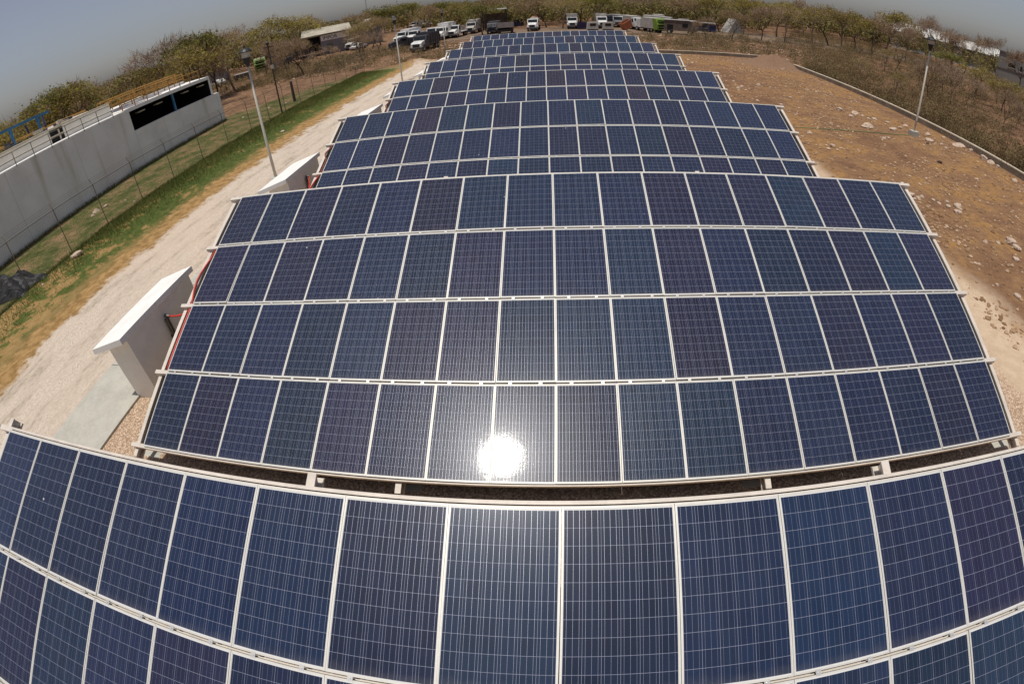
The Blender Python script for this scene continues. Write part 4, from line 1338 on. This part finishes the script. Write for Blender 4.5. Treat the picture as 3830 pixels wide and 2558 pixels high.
far = [woodland(2100, (-64, 56), (155, 420), lambda d: 7.6 + 0.012 * max(0, d - 180), 1),
       woodland(150, (-64, -43), (88, 150), lambda d: 6.2, 2),
       woodland(200, (-43, -20), (134, 165), lambda d: 6.4, 6),
       woodland(300, (-12, 24), (128, 160), lambda d: 6.4, 3),
       woodland(240, (19, 40), (165, 230), lambda d: 9.0, 4),
       woodland(60, (40, 54), (205, 260), lambda d: 6.0, 5)]
tag(tri_object('distant_woodland', np.concatenate(far), M['wood_far']), 'hazy brown and green woodland reaching to the horizon', 'woodland', kind='stuff')

# ------------------------------------------------------------------ vehicles
def wheel(parent, x, y, r=0.5, w=0.28):
    o = MB().tube((x - w / 2, y, r), (x + w / 2, y, r), r, n=14).build('wheel', M['rubber'], parent)
    MB().tube((x - w / 2 - 0.01, y, r), (x + w / 2 + 0.01, y, r), r * 0.5, n=10).build('rim', M['dirty'], o)
    return o

def cab(t, body, y0=0.0, hood=True, w=2.3, hgt=2.6):
    """conventional cab, nose to +y; returns y of its back"""
    yn = y0
    if hood:
        MB().prism([(yn - 1.75, 0.75), (yn - 0.1, 0.75), (yn, 0.95), (yn - 0.05, 1.45), (yn - 0.35, 1.62), (yn - 1.75, 1.85)], 'x', -w * .40, w * .40).build('bonnet', body, t)
        for s in (-1, 1):
            MB().prism([(yn - 1.5, 0.70), (yn - 0.15, 0.70), (yn - 0.2, 1.10), (yn - 0.9, 1.25), (yn - 1.5, 1.10)], 'x', s * w * .405, s * w * .5).build('fender', body, t)
            MB().box((s * w * .44, yn - 0.13, 0.98), (0.26, 0.08, 0.2)).build('headlight', M['lampglass'], t)
        MB().box((0, yn + 0.005, 1.16), (w * .52, 0.05, 0.5)).build('grille', M['black'], t)
        yc = yn - 1.75
    else:
        yc = yn
        MB().box((0, yn + 0.01, 1.05), (w * .6, 0.05, 0.4)).build('grille', M['black'], t)
    MB().prism([(yc - 1.5, 0.7), (yc + 0.02, 0.7), (yc + 0.02, 1.75), (yc - 0.32, hgt), (yc - 1.5, hgt + 0.03)], 'x', -w / 2, w / 2).build('cab', body, t)
    MB().prism([(yc + 0.035, 1.80), (yc + 0.005, 1.80), (yc - 0.29, hgt - 0.12), (yc - 0.26, hgt - 0.12)], 'x', -w * .43, w * .43).build('windscreen', M['glassdark'], t)
    for s in (-1, 1):
        MB().bx(s * (w / 2 + 0.004), s * (w / 2 + 0.012), yc - 1.25, yc - 0.35, 1.65, hgt - 0.25).build('side_window', M['glassdark'], t)
        MB().box((s * (w / 2 + 0.17), yc - 0.1, 1.95), (0.1, 0.12, 0.4)).build('mirror', M['black'], t)
    MB().box((0, yn - 0.02, 0.62), (w * .98, 0.2, 0.26)).build('bumper', M['darkgrey'], t)
    for s in (-1, 1):
        wheel(t, s * (w / 2 - 0.2), yn - 0.85, 0.5)
    return yc - 1.5

def truck(label, x, y, face, body, cargo, hood=True, L=4.6, cargo_m=None, tall=2.7, hgt=2.6, group=None):
    """face: heading of the nose in degrees, 180 = towards the camera side (-y)"""
    t = thing('truck', label, 'truck', (x, y, 0), math.radians(face), group)
    yb = cab(t, body, 0.0, hood, 2.3, hgt)
    cm = M[cargo_m] if cargo_m else body
    ye = yb - 0.15 - L
    MB().bx(-0.42, 0.42, ye, yb, 0.6, 0.82).build('chassis', M['darkgrey'], t)
    for s in (-1, 1):
        for q in (ye + 0.8, ye + 1.95):
            wheel(t, s * 0.93, q, 0.5, 0.42)
    y1 = yb - 0.15
    if cargo == 'box':
        MB().bx(-1.22, 1.22, ye, y1, 0.95, tall + 0.35).build('cargo_box', cm, t)
    elif cargo == 'dump':
        mb = MB().bx(-1.22, 1.22, ye, y1, 0.95, 1.1)
        mb.bx(-1.22, -1.12, ye, y1, 1.1, tall).bx(1.12, 1.22, ye, y1, 1.1, tall).bx(-1.12, 1.12, y1 - .1, y1, 1.1, tall + .2).bx(-1.12, 1.12, ye, ye + .1, 1.1, tall - .1)
        for k in range(5):
            q = ye + 0.3 + k * (L - 0.6) / 4
            mb.box((-1.26, q, (tall + 1.0) / 2), (0.08, 0.12, tall - 1.1)).box((1.26, q, (tall + 1.0) / 2), (0.08, 0.12, tall - 1.1))
        mb.build('dump_body', cm, t)
    elif cargo == 'tank':
        tk = MB().rings([(0.35, 0), (0.92, 0.12), (1.02, 0.35), (1.02, L - 0.35), (0.92, L - 0.12), (0.35, L)], 16, (0, 0, 0), (1, 1)).build('tank', cm, t)
        tk.rotation_euler = (math.radians(90), 0, 0); tk.location = (0, y1, 2.0)
        MB().bx(-0.5, 0.5, ye + .3, y1 - .3, 3.0, 3.06).build('tank_walkway', M['orange'], t)
    elif cargo == 'stake':
        mb = MB().bx(-1.2, 1.2, ye, y1, 1.0, 1.12)
        for s in (-1.18, 1.18):
            for k in range(6):
                mb.box((s, ye + .1 + k * (L - .2) / 5, 1.7), (0.06, 0.08, 1.2))
            for z in (1.5, 1.9, 2.25):
                mb.box((s, (ye + y1) / 2, z), (0.05, L, 0.12))
        mb.build('stake_bed', cm, t)
    return t

G_T = 'trucks parked in the yard beyond the arrays'
truck('white truck with high box behind the second lamp post, leftmost of the white group', -23.4, 93.5, 160, M['white'], 'box', group=G_T)
t = truck('dark dump truck with white bonnet parked nearest, alone before the white truck group', -12.8, 68.6, 172, M['white'], 'dump', True, 4.8, 'darkgrey', 2.9, group=G_T)
for ch in t.children:
    if ch.name.split('.')[0] in ('cab', 'fender', 'bumper'):
        ch.data.materials[0] = M['darkgrey']
truck('white truck standing directly behind the dark dump truck on its left', -20.3, 92.0, 165, M['white'], 'stake', group=G_T)
truck('white truck standing behind the dark dump truck on its right', -17.0, 95.0, 165, M['white'], 'box', tall=2.2, group=G_T)
truck('tall white truck just left of the farthest lamp post', -14.3, 92.6, 170, M['white'], 'box', tall=3.1, group=G_T)
truck('white flatbed with open stake sides right of the farthest lamp post', -12.0, 95.2, 172, M['white'], 'stake', group=G_T)
truck('small far white truck seen above the white truck group', -40.0, 168, 160, M['dirty'], 'box', group=G_T)
truck('dark truck at the left of the grey dump body near the farthest array', -3.9, 98.6, 178, M['darkgrey'], 'box', True, 4.2, 'darkgrey', 2.2, 2.3, group=G_T)
truck('white tanker truck with orange tank top facing the camera', 4.7, 99.0, 176, M['white'], 'tank', True, 4.6, 'dirty', group=G_T)
truck('white truck half hidden by the tree right of the tanker', 13.4, 102.0, 178, M['white'], 'box', True, 4.2, 'dirty', 2.9, group=G_T)
truck('tall white truck with white bonnet behind the two detached cabs', 20.0, 101.8, 180, M['white'], 'box', True, 4.6, 'dirty', 2.95, group=G_T)
truck('white cab over truck with large dark window, left of the orange bin', 24.0, 106.5, 182, M['white'], 'box', False, 4.6, 'dirty', 2.6, group=G_T)
truck('white cab over truck right behind the orange bin', 26.7, 107.4, 184, M['white'], 'box', False, 4.6, 'dirty', 2.4, group=G_T)
truck('white truck with rounded bonnet left of the lime garbage truck', 27.9, 97.5, 195, M['white'], 'box', True, 4.2, 'dirty', 2.6, group=G_T)

truck('dark grey truck in the left yard between the lime garbage truck and the sign shed', -47.5, 88.0, 150, M['darkgrey'], 'stake', True, 4.2, 'wreck', 2.4, group=G_T)
truck('dusty white truck parked before the lettered sign wall', -36.6, 99.0, 170, M['dirty'], 'box', True, 4.0, 'dirty', 2.5, group=G_T)
truck('dark truck low behind the second lamp post, left of the white trucks', -20.2, 78.0, 120, M['darkgrey'], 'dump', True, 4.0, 'darkgrey', 2.0, 2.3, group=G_T)
truck('small pale truck beside the far one above the white truck group', -36.5, 172, 165, M['dirty'], 'stake', group=G_T)
truck('white box truck deep in the yard right of the farthest lamp post', -9.4, 104, 176, M['dirty'], 'box', True, 4.4, 'dirty', 2.8, group=G_T)
truck('dark cab over truck squeezed between two white cabs near the orange bin', 22.1, 107.5, 181, M['darkgrey'], 'box', False, 4.6, 'mauve', 2.4, group=G_T)
truck('dull white truck behind the pale compactor body', 33.5, 104.5, 175, M['dirty'], 'box', True, 4.4, 'dirty', 2.8, group=G_T)
truck('dusty grey truck behind the rusted wreck', 37.6, 99.8, 170, M['mauve'], 'stake', True, 4.4, 'wreck', 2.4, group=G_T)

def open_bin(name, label, cat, x, y, rz, size, m, tilt=0.0):
    t = thing(name, label, cat, (x, y, 0), math.radians(rz))
    w, l, hh = size
    mb = MB().bx(-w / 2, w / 2, -l / 2, l / 2, 0.12, 0.2)
    mb.prism([(-w / 2, .2), (-w / 2 + .08, .2), (-w / 2 - .1, hh), (-w / 2 - .18, hh)], 'y', -l / 2, l / 2)
    mb.prism([(w / 2, .2), (w / 2 - .08, .2), (w / 2 + .1, hh), (w / 2 + .18, hh)], 'y', -l / 2, l / 2)
    mb.bx(-w / 2, w / 2, -l / 2, -l / 2 + .08, .2, hh).bx(-w / 2, w / 2, l / 2 - .08, l / 2, .2, hh)
    b = mb.build('bin_body', m, t)
    rb = MB()
    for k in range(4):
        rb.box((-w / 2 + w * k / 3, -l / 2 - .04, hh / 2 + .1), (.1, .07, hh - .25))
    rb.bx(-w / 2 - .12, w / 2 + .12, -l / 2 - .09, -l / 2, hh - .14, hh).build('ribs', m, t)
    sk = MB().bx(-w / 2 + .1, -w / 2 + .25, -l / 2, l / 2, 0, .118).bx(w / 2 - .25, w / 2 - .1, -l / 2, l / 2, 0, .118).build('skids', M['black'], t)
    if tilt:
        t.rotation_euler.y = math.radians(tilt); t.location.z = 0.55
    return t
# grey dump body parked on legs, its front open and dark
t = thing('dump_body', 'grey mauve dump body with dark underside standing beside the tanker truck', 'truck body', (-0.8, 97.6, 0), math.radians(2))
MB().prism([(-2.2, 1.35), (2.2, 1.0), (2.5, 2.3), (-2.2, 2.5)], 'x', -1.75, 1.75).build('tub', M['mauve'], t)
MB().bx(-1.6, 1.6, -2.1, 2.0, 0.45, 0.95).build('chassis', M['black'], t)
for s in (-1, 1):
    for q in (-1.2, 1.0):
        wheel(t, s * 1.3, q, 0.48, 0.4)
open_bin('dumpster', 'blue open dumpster behind the grey dump body', 'dumpster', -0.3, 126.0, 8, (3.0, 4.0, 1.9), M['navy'])
open_bin('dumpster', 'faded purple open dumpster between a white truck and the detached cabs', 'dumpster', 15.6, 103.2, 4, (2.4, 4.0, 1.4), M['purple'])
open_bin('tilted_bin', 'rusty orange bin tipped on its side near the lime garbage truck', 'bin', 24.2, 93.6, 20, (1.7, 1.8, 1.7), M['orange'], -28)
open_bin('dumpster', 'dark blue container at the right end of the wreck row', 'dumpster', 44.3, 103.0, -20, (3.0, 4.0, 1.5), M['navy'])

def shell(label, x, y, rz):
    t = thing('truck_cab', label, 'truck cab', (x, y, 0), math.radians(rz))
    MB().prism([(-1.2, 0.1), (1.2, 0.1), (1.0, 1.75), (-1.0, 1.75)], 'y', -0.8, 0.8).build('cab_shell', M['dirty'], t)
    MB().bx(-0.62, 0.62, -0.83, -0.802, 0.95, 1.5).build('rear_window', M['glassdark'], t)
    MB().bx(-1.1, 1.1, -0.9, -0.8, 0.12, 0.3).build('sill', M['darkgrey'], t)
    return t
shell('left one of two detached pale truck cabs with a dark rear window', 17.3, 96.9, 4)
shell('right one of two detached pale truck cabs with a dark rear window', 20.5, 96.6, -2)

def garbage(label, x, y, face, w=2.5):
    """rear loader seen from behind: tail towards local -y"""
    t = thing('garbage_truck', label, 'garbage truck', (x, y, 0), math.radians(face))
    MB().prism([(-0.2, 0.85), (4.6, 0.85), (4.6, 2.95), (0.3, 2.95)], 'x', -w / 2, w / 2).build('compactor_body', M['dirty'], t)
    tg = MB().prism([(-1.5, 0.75), (-0.2, 0.6), (0.3, 2.95), (-0.9, 2.85), (-1.55, 1.7)], 'x', -w / 2 - .03, w / 2 + .03).build('tailgate', M['lime'], t)
    for k, (z, h_) in enumerate(((0.98, .34), (1.46, .36), (2.02, .34), (2.5, .2))):
        yb = -1.56 + (0.0 if z < 1.7 else (z - 1.7) * 0.56) - (0.0 if z > 1.2 else -0.03)
        MB().box((0, yb, z), (w * .74, 0.12, h_)).build('recess', M['dark'], tg)
    for k, z in enumerate((0.74, 1.22, 1.76, 2.3)):
        MB().box((0, -1.62 + max(0, z - 1.7) * .56, z), (w * .98, 0.10, 0.14)).build('tail_bar', M['lime'], tg)
    MB().bx(-0.45, 0.45, -0.2, 7.4, .55, .84).build('chassis', M['darkgrey'], t)
    for s in (-1, 1):
        for q in (0.8, 1.95, 6.3):
            wheel(t, s * 0.95, q, 0.5, 0.4)
    MB().prism([(4.9, 0.8), (6.9, 0.8), (6.9, 1.6), (6.5, 2.6), (4.9, 2.6)], 'x', -1.15, 1.15).build('cab', M['white'], t)
    return t
garbage('garbage truck with lime green tail and pale body, right of the farthest array', 30.0, 91.2, 22)
garbage('garbage truck with lime green tail just right of the nearest lamp post on the left', -52.2, 86.0, 31)
t = thing('compactor_body', 'long pale compactor body lying behind the lime garbage truck on the right', 'truck body', (31.2, 98.6, 0), math.radians(-24))
MB().prism([(-3.2, 0.5), (3.2, 0.5), (3.3, 3.0), (-2.6, 3.3)], 'y', -1.2, 1.2).build('body_shell', M['dirty'], t)
MB().bx(-3.0, 3.2, -1.25, -1.2, 2.6, 2.8).bx(-3.0, 3.2, -1.25, -1.2, 1.4, 1.55).build('side_ribs', M['white'], t)

t = thing('wrecked_truck', 'rusted brown truck wreck half hidden by bare shrubs right of the lime truck', 'wreck', (34.2, 89.4, 0), math.radians(-22))
MB().prism([(-3.3, .7), (3.2, .7), (3.0, 2.5), (0.2, 2.75), (-3.2, 2.6)], 'y', -1.2, 1.2).build('body_shell', M['wreck'], t)
MB().bx(-3.3, 3.0, -1.3, 1.3, 2.76, 2.88).build('roof_edge', M['dirty'], t)
MB().bx(0.4, 1.5, -1.225, -1.202, 1.5, 2.2).build('opening', M['dark'], t)
MB().bx(-2.6, -1.4, -1.225, -1.202, 1.0, 1.9).build('opening', M['dark'], t)
for s in (-1, 1):
    for q in (-2.2, 1.9):
        wl = wheel(t, 0, 0, .48, .4)
        wl.rotation_euler = (0, 0, math.radians(90)); wl.location = (q, s * 1.0, 0)
t = thing('wrecked_bus', 'grey wrecked bus shell with three empty windows near the blue container', 'wreck', (39.4, 94.6, 0), math.radians(-22))
MB().prism([(-2.1, .6), (2.1, .6), (1.9, 2.25), (-1.7, 2.3)], 'y', -1.1, 1.1).build('body_shell', M['darkgrey'], t)
for k in range(3):
    MB().bx(-1.5 + k * 1.05, -0.65 + k * 1.05, -1.13, -1.102, 1.45, 2.05).build('window', M['dark'], t)
MB().bx(-1.9, 3.4, -1.2, 1.15, 2.31, 2.42).build('roof_edge', M['dirty'], t)
MB().bx(-2.1, 2.1, -1.14, -1.101, 1.2, 1.3).build('trim', M['mauve'], t)

# left yard: trailers, pickup, small car shell
def simple_box(name, label, cat, x, y, rz, size, m, m2, roof=True):
    t = thing(name, label, cat, (x, y, 0), math.radians(rz))
    w, l, hh = size
    MB().bx(-w / 2, w / 2, -l / 2, l / 2, 0.7, hh).build('box_body', m, t)
    MB().bx(-w / 2 - .04, w / 2 + .04, -l / 2 - .04, l / 2 + .04, hh + .002, hh + .09).build('top_edge', m2, t)
    for k in range(int(w / 0.8)):
        MB().box((-w / 2 + .4 + k * .8, -l / 2 - .02, (hh + .7) / 2), (.07, .04, hh - .75)).build('rib', m2, t)
    for s in (-1, 1):
        for q in (-l / 2 + .9, l / 2 - .9):
            wheel(t, s * (w / 2 - .25), q, .42, .35)
    return t
simple_box('box_trailer', 'tall grey box trailer right beside the lime garbage truck on the left', 'trailer', -47.6, 85.0, 31, (2.5, 5.0, 3.5), M['mauve'], M['dirty'])
simple_box('box_trailer', 'grey box trailer beyond the far corner of the plant', 'trailer', -59.5, 80.0, 12, (4.6, 2.6, 2.9), M['shedwall'], M['dirty'])
simple_box('flat_trailer', 'low brown trailer behind the nearest lamp post pole', 'trailer', -49.5, 74.2, 25, (2.9, 2.2, 1.35), M['wreck'], M['dirty'])
def car(label, x, y, rz, m, pickup=False):
    t = thing('pickup_truck' if pickup else 'car', label, 'pickup' if pickup else 'car', (x, y, 0), math.radians(rz))
    prof = [(-2.1, .45), (2.1, .45), (2.15, .85), (1.1, 1.0), (0.55, 1.5), (-0.6, 1.55), (-0.95, 1.0), (-2.1, 1.0)] if pickup else \
           [(-2.0, .4), (2.0, .4), (2.05, .8), (1.1, .92), (0.5, 1.4), (-1.0, 1.42), (-1.8, .95), (-2.0, .85)]
    MB().prism(prof, 'x', -.85, .85).build('body', m, t)
    for s in (-1, 1):
        MB().prism([(.85, 1.02), (.5, 1.4), (-.55, 1.42), (-.75, 1.02)], 'x', s * .853, s * .865).build('side_window', M['glassdark'], t)
        for q in (-1.3, 1.3):
            wheel(t, s * .78, q, .34, .22)
    MB().prism([(1.09, 1.02), (1.12, 1.02), (.6, 1.47), (.57, 1.47)], 'x', -.72, .72).build('windscreen', M['glassdark'], t)
    return t
car('small white car shell at the plant corner in the left yard', -55.0, 73.4, 70, M['white'])
car('white pickup half hidden by olive trees left of the white truck group', -34.0, 98.5, 160, M['white'], True)

t = thing('tarpaulin_heap', 'pale grey tarpaulin covered heap right of the blue container', 'tarpaulin', (50.8, 106, 0), 0.3)
MB().prism([(-2.2, 0), (2.2, 0), (0.9, 3.0), (0.1, 3.3)], 'y', -1.5, 1.5).build('cover', M['dirty'], t)
MB().bx(-2.3, 2.3, -1.6, 1.6, 0, 0.14).build('base_boards', M['coping'], t)

# ------------------------------------------------------------------ sheds and houses in the distance
def at(az, dist):
    a = math.radians(az)
    return CAM_POS.x + dist * math.sin(a), CAM_POS.y + dist * math.cos(a)

def sign_shed():
    D = 122.0
    x, y = at(-24.2, D)
    t = thing('shed', 'long shed with pale roof and a lettered wall, left of the pickup', 'building', (x, y, 0), math.radians(24.2))
    # local x to the right, local -y towards the camera
    MB().bx(-2.0, 5.0, 0.0, 6.0, 0, 4.72).build('wall', M['shedwall'], t)
    MB().bx(-6.2, -2.0, 3.0, 6.0, 0, 4.5).build('open_bay', M['dark'], t)
    MB().prism([(-1.0, 4.86), (8.5, 6.35), (8.5, 6.47), (-1.0, 4.98)], 'x', -6.3, 5.6).build('roof', M['shedroof'], t)
    MB().bx(-1.8, 4.9, -0.06, -0.002, 3.3, 4.6).build('sign_board', M['plaster_warm'], t)
    MB().bx(-0.6, 0.8, -0.05, -0.003, 0.2, 2.4).build('door', M['leafdoor'], t)
    fc = bpy.data.curves.new('lettering', 'FONT')
    fc.body = 'IMPOR'
    fc.size = 1.15; fc.extrude = 0.01; fc.align_x = 'LEFT'
    tmp = bpy.data.objects.new('tmp', fc); COL.objects.link(tmp)
    dg = bpy.context.evaluated_depsgraph_get()
    me = bpy.data.meshes.new_from_object(tmp.evaluated_get(dg))
    bpy.data.objects.remove(tmp)
    me.name = 'lettering'; me.materials.clear(); me.materials.append(M['black'])
    o = link('lettering', me, t, (-1.35, -0.085, 3.52))
    o.rotation_euler = (math.radians(90), 0, 0)
M['leafdoor'] = mat('dull_green_paint', (0.10, 0.12, 0.085), 0.7, 0, 0.2, 1)
sign_shed()

def gable(name, label, az, dist, w, l, hw, hr, mw, mr, rz=0.0, windows=()):
    x, y = at(az, dist)
    t = thing(name, label, 'building', (x, y, 0), math.radians(-az + rz))
    MB().prism([(-w / 2, 0), (w / 2, 0), (w / 2, hw), (0, hr), (-w / 2, hw)], 'y', 0, l).build('wall', mw, t)
    k = (hr - hw) / (w / 2)
    MB().prism([(-w / 2 - .4, hw - .4 * k + .01), (0, hr + .01), (w / 2 + .4, hw - .4 * k + .01), (w / 2 + .4, hw - .4 * k + .2), (0, hr + .2), (-w / 2 - .4, hw - .4 * k + .2)], 'y', -.4, l + .4).build('roof', mr, t)
    for (a, b, c, d) in windows:
        MB().bx(a, b, -.05, -.003, c, d).build('window', M['glassdark'], t)
    return t
gable('shed', 'grey gable shed with a small dark vent above the olive trees', -19.35, 130, 4.6, 10, 4.6, 6.3, M['stone_wall'], M['shedroof'], 8, [(-.5, .5, 4.3, 5.2)])
def canopy():
    x, y = at(-5.7, 122)
    t = thing('canopy', 'flat pale canopy roof on posts above the grey dump body', 'canopy', (x, y, 0), math.radians(5.7))
    MB().prism([(-3.4, 4.95), (2.7, 5.0), (2.7, 5.2), (-3.4, 5.15)], 'y', 0, 7).build('roof', M['roofwhite'], t)
    for q in (-3.2, 2.55):
        for yy in (.2, 6.8):
            MB().box((q, yy, 2.47), (.22, .22, 4.94)).build('post', M['black'], t)
    MB().bx(-3.0, 2.4, 6.5, 6.7, 0, 4.0).build('back_wall', M['wreck'], t)
canopy()

def warehouse(label, az, dist, w, l, hw, hr, windows, mw):
    x, y = at(az, dist)
    t = thing('warehouse', label, 'building', (x, y, 0), math.radians(-az))
    MB().bx(-w / 2, w / 2, 0, l, 0, hw).build('wall', mw, t)
    MB().prism([(-.8, hw + .01), (l * .55, hr), (l + .5, hw + .4), (l + .5, hw + .15), (l * .55, hr - .25), (-.8, hw - .2)], 'x', -w / 2 - .5, w / 2 + .5).build('roof', M['roofwhite'], t)
    for (a, b, c, d) in windows:
        wd = MB().bx(a, b, -.06, -.003, c, d).build('window', M['glassdark'], t)
    MB().bx(-w / 2, w / 2, -1.4, -0.2, 0, .35).build('plinth', M['roofwhite'], t)
    return t
warehouse('white roofed grey warehouse behind the bare trees, left of the right lamp lantern', 39.9, 196, 19, 12, 6.0, 9.2, [(-2.0, 0, 1.6, 3.6), (1.2, 2.2, 1.2, 2.2), (3.0, 5.0, .8, 2.2)], M['stone_wall'])
warehouse('second pale roofed grey warehouse half hidden by bare trees at the right', 46.0, 196, 17, 12, 5.8, 8.4, [(-6, -4, 1.5, 3.0)], M['stone_wall'])
x, y = at(49.9, 150)
t = thing('house', 'grey two storey house with dark windows at the right photo edge', 'building', (x, y, 0), math.radians(-49.9))
MB().bx(-5.0, 6.5, 0, 7, 0, 7.9).build('wall', M['stone_wall'], t)
MB().bx(-5.2, 6.7, -.2, 7.2, 7.902, 8.1).build('roof', M['shedwall'], t)
for a, b, c, d in ((-2.2, -.3, 4.6, 5.7), (1.0, 1.55, 4.3, 5.6), (3.0, 4.4, 4.4, 5.6)):
    wd = MB().bx(a, b, -.05, -.003, c, d).build('window', M['glassdark'], t)
    MB().bx(a - .1, b + .1, -.12, -.052, c - .14, c - .02).build('window_sill', M['coping'], wd)
MB().bx(-5.05, 6.55, -.10, -.002, 3.7, 3.9).build('ledge', M['wreck'], t)

# lattice masts on the skyline
def mast(label, az, dist, hgt, w):
    x, y = at(az, dist)
    t = thing('radio_mast', label, 'mast', (x, y, 0))
    mb = MB()
    L = [(w * math.cos(2.094 * i), w * math.sin(2.094 * i)) for i in range(3)]
    for q in L:
        mb.tube((q[0], q[1], 0), (q[0] * .6, q[1] * .6, hgt), .07, .07, n=4)
    n = int(hgt / 1.6)
    for k in range(n):
        z0, z1 = k * hgt / n, (k + 1) * hgt / n
        for i in range(3):
            a, b = L[i], L[(i + 1) % 3]
            s0, s1 = 1 - .4 * z0 / hgt, 1 - .4 * z1 / hgt
            mb.tube((a[0] * s0, a[1] * s0, z0), (b[0] * s1, b[1] * s1, z1), .045, n=3, cap=False)
    mb.build('lattice', M['mast'], t)
    return t
M['mast'] = mat('grey_mast_paint', (0.30, 0.30, 0.32), 0.6)
mast('tall lattice mast cut by the top of the photo above the grey gable shed', -19.64, 420, 30, .55)
mast('middle lattice mast on the skyline, between the two lamp lanterns', -16.3, 420, 16.8, .55)
mast('shortest thin mast on the skyline, left of the middle mast', -17.05, 400, 14.0, .25)
